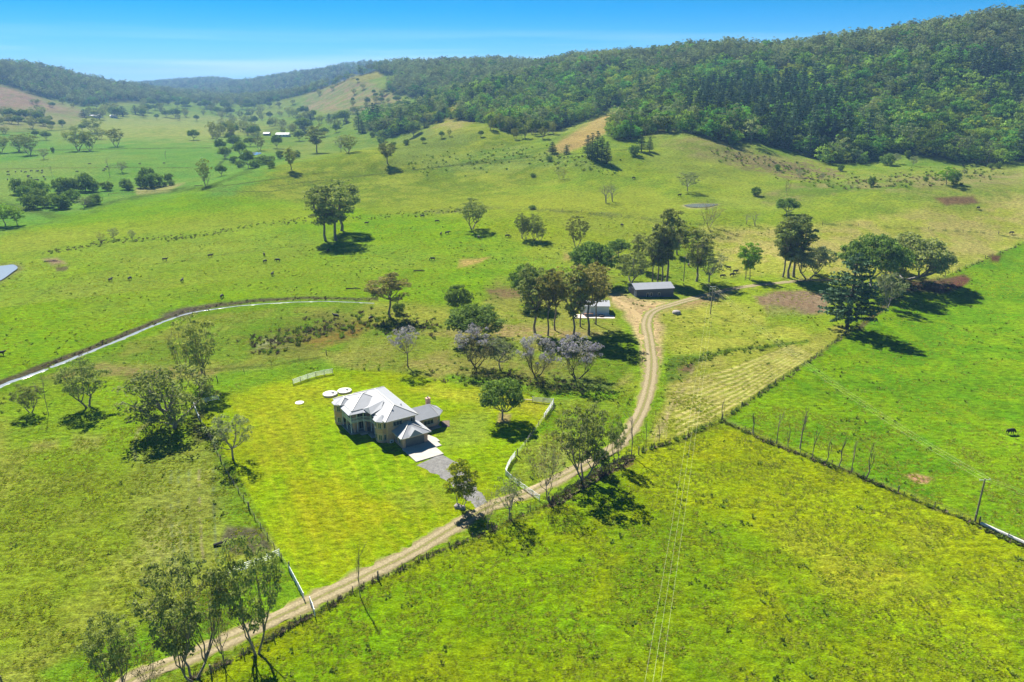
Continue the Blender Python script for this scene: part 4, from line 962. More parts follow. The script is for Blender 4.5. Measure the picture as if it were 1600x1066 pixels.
# cross gable over the balcony corner
mb = MB(); mb.add([(-3.3, 9.9, EV + .02), (-3.6, 14.0, EV + .02), (-2.9, 12.1, EV + 1.0), (1.2, 12.1, EV + 2.0), (-.5, 9.9, EV + .9), (-.5, 14.2, EV + .9)], [(0, 2, 3, 4), (2, 1, 5, 3), (0, 1, 2)]); mb.build('roof', m_roof, house)
R_gar = roof(0.15, 6.6, 0, 7.0, 2.92, .47, .65)
mb = MB(); mb.add([(1.7, -.75, 2.98), (5.0, -.75, 2.98), (3.35, -.1, 4.15), (3.35, 1.6, 4.3), (1.75, .6, 3.45), (4.95, .6, 3.45)], [(0, 1, 2), (0, 2, 3, 4), (1, 5, 3, 2)]); mb.build('roof', m_roof, house)
# single-storey wing with an angled end
mb = MB(); pol = [(5.6, 5.9), (12.9, 5.9), (15.0, 8.1), (15.0, 11.5), (12.9, 13.6), (5.6, 13.6)]; n = 6
mb.add([(x, y, 2.95) for x, y in pol] + [(6.2, 9.8, 4.85), (12.0, 9.8, 4.85)] + [(x, y, 2.8) for x, y in pol],
       [(0, 1, 7, 6), (1, 2, 7), (2, 3, 7), (3, 4, 7), (4, 5, 6, 7), (5, 0, 6)] + [(i, 8 + i, 8 + (i + 1) % 6, (i + 1) % 6) for i in range(6)] + [(13, 12, 11, 10, 9, 8)])
mb.build('roof', m_roof, house)
for q in pol[1:5]: caps.beam((q[0], q[1], 2.98), (12.0, 9.8, 4.88), .16, .06)
caps.build('ridge_capping', m_frame, house); gut.build('gutter', m_frame, house)
mb = MB(); mb.box(12.7, 13.7, 12.2, 13.1, 2.5, 5.0); mb.box(12.62, 13.78, 12.12, 13.18, 5.0, 5.15); ch = mb.build('chimney', m_brick, house)
mb = MB(); mb.lathe([(.16, 0), (.16, .35), (.2, .36), (.2, .42)], (13.2, 12.65, 5.15), 10); mb.build('chimney_pot', m_grey, ch)
# balcony and verandah
deck = [(-7.0, 19.6), (-7.0, 13.8), (-3.8, 13.6), (-2.5, 12.2), (-2.4, 8.6), (-1.5, 8.4), (-1.5, 14.8), (-5.8, 14.8), (-5.8, 19.6)]
mb = MB(); poly_prism(mb, [(-7.3, 19.7), (-7.3, 13.5), (-3.7, 12.9), (-2.7, 11.7), (-2.8, 8.0), (-1.55, 8.0), (-1.55, 14.75), (-5.85, 14.75), (-5.85, 19.7)], -.3, .22); mb.build('verandah_floor', m_conc_g, house)
mb = MB(); mb.box(-5.2, -3.5, 11.9, 12.9, -.3, .12); mb.box(-3.7, -2.7, 9.0, 11.7, -.3, .12); mb.build('step', m_conc, house)
mb = MB(); poly_prism(mb, deck, 2.75, 3.0); mb.build('balcony_floor', m_frame, house)
rail = [(-7.0, 19.4), (-7.0, 16.6), (-7.0, 13.8), (-5.4, 13.75), (-3.8, 13.6), (-2.5, 12.2), (-2.4, 10.4), (-2.4, 8.7)]
for i in range(len(rail) - 1):
    a, b = rail[i], rail[i + 1]; mb = MB()
    for z in (4.0, 3.15): mb.beam((*a, z), (*b, z), .09, .09)
    L_ = math.hypot(b[0] - a[0], b[1] - a[1]); k = max(2, int(L_ / .32))
    for j in range(1, k): f = j / k; x_, y_ = a[0] + (b[0] - a[0]) * f, a[1] + (b[1] - a[1]) * f; mb.box(x_ - .03, x_ + .03, y_ - .03, y_ + .03, 3.1, 4.0)
    mb.build('balustrade', m_white, house)
pst = MB(); pst.box(-.07, .07, -.07, .07, .2, 5.4); pme = pst.mesh('post', m_white)
for x_, y_ in rail[:-1]:
    link('post', pme, house, (x_, y_, 0))
for (x_, y_) in ((-6.1, 13.9), (-3.5, 13.2)):
    mb = MB(); mb.box(x_ - .22, x_ + .22, y_ - .22, y_ + .22, .2, 2.75); mb.build('pillar', m_brick, house)
mb = MB(); outer = [(-7.7, 19.4), (-7.65, 13.2), (-4.0, 12.95), (-2.95, 11.9), (-2.95, 8.6)]; inner = [(-6.2, 19.4), (-6.2, 14.5), (-2.4, 14.5), (-1.9, 12.0), (-1.9, 8.6)]
vs = [(x, y, 5.32) for x, y in outer] + [(x, y, 5.78) for x, y in inner] + [(x, y, 5.2) for x, y in outer] + [(x, y, 5.6) for x, y in inner]
mb.add(vs, [(i, i + 1, 6 + i, 5 + i) for i in range(4)] + [(10 + i, 11 + i, i + 1, i) for i in range(4)] + [(15 + i, 16 + i, 11 + i, 10 + i) for i in range(4)]); mb.build('balcony_roof', m_roof2, house)
# openings: window = frame, sill and glass
def window(c, nrm, w_, h_, name='window', bars=1):
    """c = centre on the wall (local), nrm = angle of the outward normal in degrees"""
    a = math.radians(nrm); M = Matrix.Translation(c) @ Matrix.Rotation(a, 4, 'Z')
    f = MB(); t_ = .09
    for s in (-1, 1):
        f.box(-.05, .05, s * w_ / 2 - t_ / 2, s * w_ / 2 + t_ / 2, -h_ / 2, h_ / 2, M); f.box(-.05, .05, -w_ / 2, w_ / 2, s * h_ / 2 - t_ / 2, s * h_ / 2 + t_ / 2, M)
    for k in range(bars): y_ = -w_ / 2 + w_ * (k + 1) / (bars + 1); f.box(-.045, .045, y_ - .03, y_ + .03, -h_ / 2, h_ / 2, M)
    o = f.build(name, m_frame, house)
    g = MB(); g.box(-.03, .012, -w_ / 2, w_ / 2, -h_ / 2, h_ / 2, M); g.build('pane', m_glass, o)
    s = MB(); s.box(-.02, .12, -w_ / 2 - .1, w_ / 2 + .1, -h_ / 2 - .16, -h_ / 2 - .05, M); s.build('sill', m_conc_g, o); return o
for (cx, cy, r) in ((-6.35, 21.5, 1.9), (-1.75, 6.9, 1.75)):
    ap = r * math.cos(math.radians(22.5)) + .01
    for ang in (180, 225, 270):
        if cx > -3 and ang == 270: ang = 262 if False else 270
        for z in (1.35, 4.35):
            a = math.radians(ang); window((cx + ap * math.cos(a), cy + ap * math.sin(a), z), ang, .85, 1.35, bars=1)
window((1.1, 4.49, 4.6), 270, 2.3, 1.1, bars=2); window((5.0, 4.49, 4.6), 270, 1.1, 1.1)
window((-1.61, 11.0, 1.4), 180, 2.4, 2.1, 'sliding_door', 2); window((-1.61, 11.0, 4.2), 180, 2.4, 2.1, 'sliding_door', 2)
window((-3.6, 14.69, 1.4), 270, 2.2, 2.1, 'sliding_door', 2); window((-3.9, 14.69, 4.2), 270, 2.2, 2.1, 'sliding_door', 2)
window((-5.91, 17.2, 1.4), 180, 2.2, 2.1, 'sliding_door', 2); window((-5.91, 17.2, 4.2), 180, 2.2, 2.1, 'sliding_door', 2)
window((0.14, 1.6, 1.35), 180, .8, 1.2); window((0.14, 3.4, 1.35), 180, .8, 1.2)
window((10.2, 6.59, 1.6), 270, 2.6, 1.2, bars=2); window((7.9, 6.59, 1.25), 270, 1.0, 2.1, 'back_door', 0)
window((13.46, 7.49, 1.6), 313, 1.2, 1.2)
mb = MB(); mb.box(.9, 5.7, -.035, .03, 0, 2.25); gd = mb.build('garage_door', m_grey, house)
for k in range(5):
    q = MB(); q.box(.93, 5.67, -.055, -.035, .04 + k * .44, .44 + k * .44); q.build('panel', m_grey, gd)
for x_, y_, z_ in ((4.2, 9.0, 6.6), (-3.0, 18.0, 6.7), (1.0, 6.9, 6.8)):
    mb = MB(); mb.lathe([(.12, 0), (.12, .45), (.2, .46), (.2, .52)], (x_, y_, z_), 10); mb.build('roof_vent', m_grey, house)
def loc(a, b, z=0): return house.location + Vector((math.cos(HA) * a - math.sin(HA) * b, math.sin(HA) * a + math.cos(HA) * b, z))
def local_slab(name, poly, mat, z0=-.25, z1=.14, label=None, cat=None):
    mb = MB(); poly_prism(mb, poly, z0, z1); o = mb.build(name, mat); o.location = house.location; o.rotation_euler = (0, 0, HA)
    if label: tag(o, label, cat)
    else: o['kind'] = 'structure'
    return o
local_slab('concrete_driveway', [(-.1, -.02), (-.1, -7.4), (6.9, -7.4), (6.9, -.02)], m_conc)
local_slab('concrete_path', [(6.95, .6), (6.95, -3.4), (8.5, -3.4), (8.5, -1.2), (9.2, -1.2), (9.2, .6), (8.0, 4.2), (6.7, 4.2)], m_conc)
local_slab('concrete_path', [(8.9, 6.5), (8.9, 5.3), (12.9, 5.3), (12.9, 6.5)], m_conc_g)
local_slab('bare_soil_bed', [(13.2, 5.2), (14.9, 4.5), (16.6, 7.6), (15.4, 8.2), (14.4, 8.3)], simple('fresh_dark_soil', (.16, .12, .085), .95, .2, 2), z1=.05)
acx = MB(); acx.box(-.42, .42, -.16, .16, .08, .78); ac = acx.build('air_conditioner', m_white, None, loc(-.75, 4.25)); ac.rotation_euler = (0, 0, HA)
tag(ac, 'white air conditioner unit on the ground against the brick wall beside the garage', 'air conditioner')
fan = MB(); fan.lathe([(.26, 0), (.24, .03), (.05, .03)], (0, 0, 0), 16); fo = fan.build('fan_grille', m_grey, ac, (-.1, -.16, .43)); fo.rotation_euler = (math.pi / 2, 0, 0)
for nm, (u, v), r, h_, lb in (('water_tank', (516, 617), 2.0, 1.3, 'round cream water tank lid in the lawn, the nearer of the pair behind the house'), ('water_tank', (538.5, 612), 1.95, 1.2, 'round cream water tank lid in the lawn, the farther of the pair behind the house'), ('septic_lid', (468, 629.5), 1.15, .35, 'small low white septic tank lid alone on the lawn left of the house')):
    p = P(u, v); mb = MB(); mb.lathe([(r, -.3), (r, h_ * .3), (r * .96, h_ * .36), (r * .5, h_ * .46), (0.02, h_ * .5)], n=28, cap=False); t_ = mb.build(nm, m_frame, None, p); tag(t_, lb, 'water tank' if r > 1.5 else 'tank lid')
    q = MB(); q.lathe([(r * .2, h_ * .46), (r * .2, h_ * .62), (r * .16, h_ * .64)], (r * .35, 0, 0), 12); q.build('inlet_cover', m_grey if u > 500 else m_frame, t_)

# ------------------------------------------------------------------ the sheds and far farm buildings
def gable_shed(name, label, p0, p1, depth, hw, hr, wall, roofm, group=None, cat='shed', sunk=.4, details=True, eave=.35):
    """p0 -> p1 runs along the front wall; the building goes back from it"""
    d = Vector((p1[0] - p0[0], p1[1] - p0[1], 0)); L_ = d.length; a = math.atan2(d.y, d.x); zb = min(p0[2], p1[2])
    r_ = empty(name, (p0[0], p0[1], zb), a, label, cat, group)
    wb = MB(); wb.add([(0, 0, -sunk), (L_, 0, -sunk), (L_, depth, -sunk), (0, depth, -sunk), (0, 0, hw), (L_, 0, hw), (L_, depth, hw), (0, depth, hw), (0, depth / 2, hr), (L_, depth / 2, hr)],
                      [(0, 1, 5, 4), (2, 3, 7, 6), (1, 2, 6, 9, 5), (3, 0, 4, 8, 7)]); wb.build('wall', wall, r_)
    e = eave; sl = (hr - hw) / (depth / 2)
    for s in (0, 1):
        y0, y1 = (-e, depth / 2) if s == 0 else (depth + e, depth / 2)
        z0 = hw - e * sl + .04; z1 = hr + .04
        rb = MB(); vs = [(-e, y0, z0), (L_ + e, y0, z0), (L_ + e, y1, z1), (-e, y1, z1)]; vs2 = [(x, y, z + .07) for x, y, z in vs]
        rb.add(vs + vs2, [(4, 5, 6, 7) if s == 0 else (7, 6, 5, 4), (0, 3, 2, 1) if s == 0 else (1, 2, 3, 0), (0, 1, 5, 4), (1, 2, 6, 5), (2, 3, 7, 6), (3, 0, 4, 7)]); rb.build('roof', roofm, r_)
    return r_, L_
p0 = P(993, 464.5); p1 = P(1052, 464)
sh, L_ = gable_shed('long_shed', 'long slate-grey metal shed with silver roof at the head of the dirt track', p0, p1, 9.5, 3.7, 5.0, m_wallsheet, m_roof2)
for k, x_ in enumerate((4.6, 6.0, 9.3)):
    mb = MB(); mb.box(x_, x_ + .9, -.06, 0.0, .6 if k else 0, 2.1); f = mb.build('shed_door' if k == 0 else 'window', m_frame, sh); q = MB(); q.box(x_ + .1, x_ + .8, -.08, -.06, .7 if k else .1, 2.0); q.build('pane', m_glass, f)
for k in range(6):
    x_ = .3 + k * (L_ - .6) / 5; mb = MB(); mb.box(x_ - .06, x_ + .06, -.05, 0.0, -.3, 3.5); mb.build('downpipe', m_frame if k == 0 else m_wallsheet, sh)
mb = MB(); mb.box(-.04, 0.0, 2.2, 7.0, -.1, 3.2); mb.build('bay_shade_sheet', m_dark, sh)  # near-black sheet on the closed end wall paints the shade of an open bay
p0 = P(909, 492); p1 = P(951.5, 491.5)
s2, L2 = gable_shed('white_shed', 'small pale metal shed with white roof behind the tall thin gums', p0, p1, 7.5, 3.4, 4.4, m_wallpale, m_roof)
mb = MB(); mb.box(.8, 3.4, -.05, 0.0, 0, 2.4); mb.build('roller_door', m_white, s2)
mb = MB(); mb.box(-3.5, L2 + 1.7, -4.6, -.02, -.4, .22); sb = mb.build('concrete_slab', simple('pinkish_concrete', (.60, .50, .43), .85, .12, .8)); sb.location = s2.location; sb.rotation_euler = s2.rotation_euler; sb['kind'] = 'structure'
# timber table and loose stack on the slab
tb = empty('timber_table', s2.location + Vector((2.3, -2.2, .22)), .1, 'long reddish timber table on the slab in front of the pale shed', 'table'); m_red = simple('reddish_timber', (.42, .22, .13), .8, .15, 4)
mb = MB(); mb.box(-1.6, 1.6, -.5, .5, .95, 1.05); mb.build('table_top', m_red, tb); lg = MB(); lg.box(-.06, .06, -.06, .06, 0, .95); lm = lg.mesh('leg', m_red)
for x_ in (-1.4, 1.4):
    for y_ in (-.4, .4): link('leg', lm, tb, (x_, y_, 0))
rk = MB(); rk.lathe([(1.0, .0), (1.1, .3), (.9, .5), (.3, .55)], n=14); ro = rk.build('fire_ring', m_log, None, s2.location + Vector((6.9, -2.7, .22))); tag(ro, 'low dark fire ring on the concrete slab before the pale shed', 'fire pit')
def farm_building(u, v, w_px, h_m, depth, label, roofm=m_roof, wall=m_wallpale, near=0, name='farmhouse', cat='house'):
    p = P(u, v, near); s = mpp(p); hw = w_px * s / 2; d = math.hypot(p[0], p[1]); 
    q0 = (p[0] - hw, p[1], p[2]); q1 = (p[0] + hw, p[1], p[2])
    b, L_ = gable_shed(name, label, q0, q1, depth, h_m * .62, h_m, wall, roofm, cat=cat, sunk=3, eave=.6)
    for k in range(max(2, int(L_ / 5))):
        x_ = L_ * (k + .5) / max(2, int(L_ / 5)); mb = MB(); mb.box(x_ - .7, x_ + .7, -.06, 0, h_m * .2, h_m * .48); mb.build('window', m_glass, b)
farm_building(146, 184, 16, 7, 14, 'long pale farmhouse among trees at the foot of the left hill', near=900)
farm_building(176, 184, 9, 6, 10, 'smaller pale farm shed right of the long farmhouse under the left hill', near=900, name='farm_shed', cat='shed')
farm_building(441, 214, 20, 6, 12, 'low white-roofed farmhouse in the valley beyond the mid ridge', near=750)
farm_building(416, 212, 9, 5, 9, 'small grey farm shed left of the white-roofed valley farmhouse', near=750, name='farm_shed', cat='shed', wall=m_wallsheet)
farm_building(318, 165, 10, 7, 14, 'distant white farmhouse in the middle of the far valley floor', near=1200)
farm_building(275, 147, 8, 7, 14, 'tiny pale farmhouse on the clearing under the farthest hills', near=1200)
farm_building(352, 163, 7, 6, 12, 'tiny pale shed right of the distant white farmhouse', near=1200, name='farm_shed', cat='shed')

# ------------------------------------------------------------------ fences
POST = MB(); POST.tube([(0, 0, -.3), (0, 0, 1.35)], [.085, .075], 6); POSTM = POST.mesh('post', m_post)
POSTB = MB(); POSTB.tube([(0, 0, -.3), (0, 0, 1.7)], [.14, .13], 7); POSTBM = POSTB.mesh('post', m_post)
def fence(uv, label, every=5.0, name='wire_fence', wires=(.45, .8, 1.15), group=None, every_strong=6, post=True, wr=.011):
    c = resample([P(*q) for q in uv], .5); s = np.concatenate([[0], np.cumsum(np.hypot(*(c[1:] - c[:-1]).T))]); n = max(1, int(round(s[-1] / every))); q = np.linspace(0, s[-1], n + 1)
    pts = [(float(np.interp(a, s, c[:, 0])), float(np.interp(a, s, c[:, 1]))) for a in q]; pts = [(x, y, Hg(x, y)) for x, y in pts]
    r_ = empty(name, pts[0], 0, label, 'fence', group); o_ = Vector(pts[0])
    for i, p in enumerate(pts):
        big = i % every_strong == 0 or i == n; o = link('post', POSTBM if big else POSTM, r_, Vector(p) - o_); o.rotation_euler = (R.gauss(0, .05), R.gauss(0, .05), R.random() * 6); o.scale = (1, 1, R.uniform(.9, 1.12))
    for z in wires:
        mb = MB(); mb.tube([tuple(Vector(p) - o_ + Vector((0, 0, z))) for p in pts], [wr] * len(pts), 3, cap=False); mb.build('wire', m_wire, r_)
    return r_
fence([(330,1052),(400,1015),(488,962),(560,922),(640,884),(740,842),(800,812),(858,787)], 'post and wire fence along the lower side of the track up to the white railing')
fence([(858,787),(915,752),(985,716),(1050,690),(1128,657)], 'post and wire fence along the dark earth strip between the track and the bright paddock')
fence([(1128,657),(1205,605),(1270,562),(1328,517)], 'post and wire fence below the cut strip of pale windrows', 5.5)
fence([(1345,500),(1390,468),(1480,430),(1540,404),(1610,376)], 'post and wire fence climbing right past the fig trees', 8)
fence([(1128,657),(1180,682),(1232,704),(1290,724),(1355,750),(1420,776),(1470,797),(1523,817)], 'post and wire fence through the row of bare saplings', 7)
fence([(1530,818),(1570,838),(1625,862)], 'short post and wire fence beside the long pale pipe', 7)
fence([(314,660),(330,690),(352,735),(385,790),(410,830),(432,862),(452,893)], 'post and wire fence down the left side of the house lawn', 4)
fence([(865,640),(850,655),(825,690),(808,712)], 'post and wire fence on the right side of the lawn between two white railings', 5)
fence([(4,1070),(40,1040),(100,1012),(140,995)], 'short post and wire fence in the bottom left paddock', 9)
fence([(340,596),(420,572),(510,555)], 'post and wire fence north of the lawn towards the silver yard panels', 8, wires=(.8,1.1))
fence([(170,306),(330,296),(420,285),(560,277),(640,266),(760,252),(900,247)], 'long thin fence line across the far green slopes', 16, wires=(.9,))
fence([(878,330),(960,337),(1040,345),(1100,352)], 'fence line above the paddock behind the sheds', 11, wires=(.9,))
fence([(1285,352),(1400,356),(1480,360),(1560,366)], 'fence line across the dry grass above the fig trees', 10, wires=(.9,))
def rail_fence(uv, label, mat, n_rails=4, h_=1.25, every=2.6, name='rail_fence', r=.045, gap=None, lat=False):
    c = resample([P(*q) for q in uv], .3); s = np.concatenate([[0], np.cumsum(np.hypot(*(c[1:] - c[:-1]).T))]); n = max(1, int(round(s[-1] / every))); q = np.linspace(0, s[-1], n + 1)
    pts = [(float(np.interp(a, s, c[:, 0])), float(np.interp(a, s, c[:, 1]))) for a in q]; pts = [(x, y, Hg(x, y)) for x, y in pts]; o_ = Vector(pts[0])
    r_ = empty(name, pts[0], 0, label, 'fence')
    pm = MB(); pm.box(-.07, .07, -.07, .07, -.2, h_ + .12); pm_ = pm.mesh('post', mat)
    for p in pts: link('post', pm_, r_, Vector(p) - o_)
    for k in range(n_rails):
        z = h_ * (k + 1) / n_rails
        for i in range(n):
            mb = MB(); mb.beam(Vector(pts[i]) - o_ + Vector((0, 0, z)), Vector(pts[i + 1]) - o_ + Vector((0, 0, z)), .05, 2 * r); mb.build('rail', mat, r_)
    if lat:
        for i in range(n):
            mb = MB(); a = Vector(pts[i]) - o_; b = Vector(pts[i + 1]) - o_
            mb.beam(a + Vector((0, 0, .2)), b + Vector((0, 0, h_)), .05, .08); mb.beam(a + Vector((0, 0, h_)), b + Vector((0, 0, .2)), .05, .08); mb.build('cross_brace', mat, r_)
    return r_
rail_fence([(356,902),(398,886),(437,870)], 'white four-rail cattle yard panel behind the tall bottom gum', m_white, 4, 1.5, r=.07, every=3.2)
rail_fence([(452,893),(462,912),(475,937)], 'white railing wall left of the track entrance', m_white, 5, 1.3, r=.07)
rail_fence([(485,944),(489,953),(492,963)], 'short white railing on the fence side of the track entrance', m_white, 5, 1.3, r=.07, every=1.8)
rail_fence([(303,634),(322,629),(342,625)], 'white rail panel in the shade at the lawn corner, under the wide tree', m_white, 4, 1.3, r=.05)
rail_fence([(303,634),(307,646),(312,657)], 'white railing running forward from the shaded lawn corner', m_white, 4, 1.3, r=.06)
rail_fence([(458,601),(490,590),(520,584)], 'silver yard panels at the far edge of the lawn', m_galv, 5, 1.5, r=.06)
rail_fence([(832,628),(850,630),(865,631)], 'silver railing at the back right corner of the lawn', m_galv, 5, 1.4, r=.07)
rail_fence([(865,631),(858,642),(850,654)], 'white railing turning forward at the right lawn corner', m_white, 5, 1.3, r=.06)
rail_fence([(805,714),(796,726),(790,741)], 'white railing curving down to the driveway entrance', m_white, 5, 1.3, r=.06)
rail_fence([(790,743),(802,754),(820,767),(843,783)], 'white cross-braced railing between the lawn corner and the track', m_white, 4, 1.3, r=.05, lat=True)
mb = MB(); a = Vector(P(818,627)); b = Vector(P(832,628)); mb.beam(a + Vector((0, 0, .5)), b + Vector((0, 0, .5)), .2, .25); lo = mb.build('timber_rail', simple('bare_pine_timber', (.58, .48, .32), .8, .1, 3)); tag(lo, 'single pale timber rail beside the silver railing at the lawn corner', 'rail')

# ------------------------------------------------------------------ power poles and their wires
def power_pole(uv, h_, label, arm_dir, trans=False, arms=1, w_=2.2):
    p = Vector(P(*uv)); r_ = empty('power_pole', p, 0, label, 'power pole')
    mb = MB(); mb.tube([(0, 0, -.5), (0, 0, h_ * .5), (0, 0, h_)], [.19, .165, .13], 8); mb.build('pole', m_pole, r_)
    ad_ = Vector((math.cos(arm_dir), math.sin(arm_dir), 0)); tips = []
    for k in range(arms):
        z = h_ - .25 - k * .9; mb = MB(); mb.beam(Vector((0, 0, z)) - ad_ * w_ / 2, Vector((0, 0, z)) + ad_ * w_ / 2, .12, .12); ar = mb.build('crossarm', m_galv, r_)
        for f in (-.95, 0.1, .95):
            q = ad_ * (w_ / 2 * f) + Vector((0, 0, z)); im = MB(); im.lathe([(.06, .05), (.05, .15), (.08, .17), (.03, .26)], tuple(q), 8); im.build('insulator', m_white, ar)
            if k == 0: tips.append(p + q + Vector((0, 0, .26)))
    if trans:
        mb = MB(); mb.lathe([(.26, 0), (.28, .05), (.28, .8), (.2, .88)], (.35, 0, h_ - 3.4), 12); mb.build('transformer', m_grey, r_)
    return r_, tips
da = Vector(P(1523, 817)) - Vector(P(1110, 491)); aw = math.atan2(da.y, da.x) + math.pi / 2
p1_, t1 = power_pole((1110, 491), 10.8, 'timber power pole with transformer on the slope beside the track junction', aw, True, 2)
p2_, t2 = power_pole((1523, 816), 9.5, 'timber power pole with white crossarm where the right paddock fences meet', aw)
p3_, t3 = power_pole((1068, 440), 11, 'slim timber power pole right of the long slate shed', aw, False)
p4_, t4 = power_pole((318, 268), 13, 'slim power pole on the left valley floor before the creek trees', 0)
def wires(A, B, sag, label, r=.0075, split=None):
    r_ = empty('power_line', A[0], 0, label, 'power line'); o_ = A[0].copy()
    for a, b in zip(A, B):
        mb = MB(); pts = [tuple(a + (b - a) * (k / 20) - o_ - Vector((0, 0, sag * 4 * (k / 20) * (1 - k / 20)))) for k in range(21)]; mb.tube(pts, [r] * 21, 4, cap=False); mb.build('wire', m_line, r_)
wires(t1, t2, 3.2, 'three power wires between the junction pole and the right paddock pole')
off = Vector((70, -62, 0)); wires(t2, [t + off for t in t2], 2.2, 'power wires running out to the right from the right paddock pole')
e_, t5 = None, [Vector((6.8 + k * 1.0, 40, 11.5)) for k in range(3)]
wires([t + Vector((0, 0, -.6)) for t in t1[:3]], t5, 5, 'three thin power wires crossing the bright near paddock towards the viewer', .009)
pq = empty('power_pole', (7.8, 40, Hg(7.8, 75)), 0, 'timber power pole at the near end of the three thin wires', 'power pole'); mb = MB(); mb.tube([(0, 0, -.5), (0, 0, 11.6)], [.2, .14], 8); mb.build('pole', m_pole, pq); mb = MB(); mb.beam((-1.4, 0, 11.3), (1.4, 0, 11.3), .12); mb.build('crossarm', m_galv, pq)
wires(t3[1:3], [t1[0] + Vector((0, 0, -.9)), t1[1] + Vector((0, 0, -.9))], 1.2, 'two power wires from the slim pole by the slate shed to the junction pole')
# long pipe by the right fence, car-sized tank, logs and rocks
mb = MB(); pp = [Vector(P(1532, 820)), Vector(P(1568, 836)), Vector(P(1625, 862))]; mb.tube([tuple(q + Vector((0, 0, .35))) for q in pp], [.32] * 3, 8); tag(mb.build('pipe', m_pvc), 'long pale pipe lying beside the fence at the right edge', 'pipe')
p = P(1057, 490); mb = MB(); mb.lathe([(1.55, 0), (1.6, .5), (1.35, .95), (.6, 1.2), (.02, 1.25)], n=18, cap=False); o = mb.build('boulder', m_rock, None, p, True); tag(o, 'big rounded grey boulder in the grass right of the track junction', 'boulder')
def rock(u, v, s, label, seed, m=None):
    g = random.Random(seed); b_ = bmesh.new(); bmesh.ops.create_icosphere(b_, subdivisions=2, radius=1)
    for q in b_.verts: q.co *= 1 + g.uniform(-.12, .12); q.co.z *= .7
    me = bpy.data.meshes.new('boulder'); b_.to_mesh(me); b_.free(); me.materials.append(m or m_rock); p = P(u, v); o = link('boulder', me, None, (p[0], p[1], p[2] + s * .3)); o.scale = (s, s * .8, s); tag(o, label, 'boulder')
rock(715, 793, .8, 'grey boulder left at the foot of the golden tree by the track', 1); rock(722, 795, .75, 'grey boulder right at the foot of the golden tree by the track', 2)
for i, (u, v, a, l_, lb) in enumerate([(348,850,.5,3.2,'charred log lying in the left pasture near the white yard panel'), (80,409,.1,6,'dark fallen log beside the small left dam'), (655,424,0,5,'dark log pile in the green paddock beyond the creek'), (552,452,0,6,'low dark log in the grass above the creek'), (314,291,0,10,'fallen trunk beside the tall dead tree on the valley floor')]):
    p = Vector(P(u, v)); mb = MB(); d = Vector((math.cos(a), math.sin(a), 0)) * l_ / 2; mb.tube([tuple(p - d + Vector((0, 0, .25))), tuple(p + Vector((0, 0, .4))), tuple(p + d + Vector((0, 0, .3)))], [.24, .22, .15], 7)
    mb.tube([tuple(p + Vector((0, 0, .4))), tuple(p + d * .5 + Vector((.3, .9, .7)))], [.14, .06], 5); tag(mb.build('log', m_log), lb, 'log')
# ------------------------------------------------------------------ single trees, each where the photo shows it
for k_, lst in LIB.items():
    for d_ in lst:
        src = d_['crowns'] if d_['crowns'] else [d_['trunk']]
        vv = np.concatenate([np.array([v.co for v in m_.vertices]) for m_ in src])
        d_['aw'] = 2 * float(np.quantile(np.abs(np.concatenate([vv[:, 0], vv[:, 1]])), .97)); d_['ah'] = float(np.quantile(vv[:, 2], .995))
NAMES = dict(figb='fig_tree', gum='gum_tree', gumtall='gum_tree', gumbronze='gum_tree', gumfore='gum_tree', round='shade_tree', fig='fig_tree', wide='spreading_tree', sparse='sparse_tree', thin='gum_tree', greysp='spreading_tree', gold='ornamental_tree', bright='green_tree',
             jac='jacaranda_tree', jacthin='jacaranda_tree', conifer='pine_tree', bunya='pine_tree', bush='bush', bare='bare_tree', barewide='bare_tree', sapling='sapling')
nplace = 0
def place(kind, u, v, hp, wp, label, group=None, var=None, sink=.0):
    global nplace
    lib = LIB[kind]; i = (var if var is not None else nplace) % len(lib); d_ = lib[i]; nplace += 1
    p = P(u, v); t = (v - 533) / FPX; dep_ = p[1] * CP - (p[2] - CAMH) * SP
    H_ = hp * dep_ / (FPX * (CP - t * SP)); W_ = wp * dep_ / FPX
    sx_, sz_ = W_ / d_['aw'], H_ / d_['ah']
    o = empty(NAMES[kind], (p[0], p[1], p[2] - sink), R.random() * 6.283, label, 'bush' if kind == 'bush' else ('sapling' if kind == 'sapling' else 'tree'), group); o.scale = (sx_, sx_, sz_)
    link('trunk', d_['trunk'], o)
    for m_ in d_['crowns']: link('blossom_crown' if 'blossom' in m_.name else 'crown', m_, o)
    return o
G1 = 'trees along the dirt track'
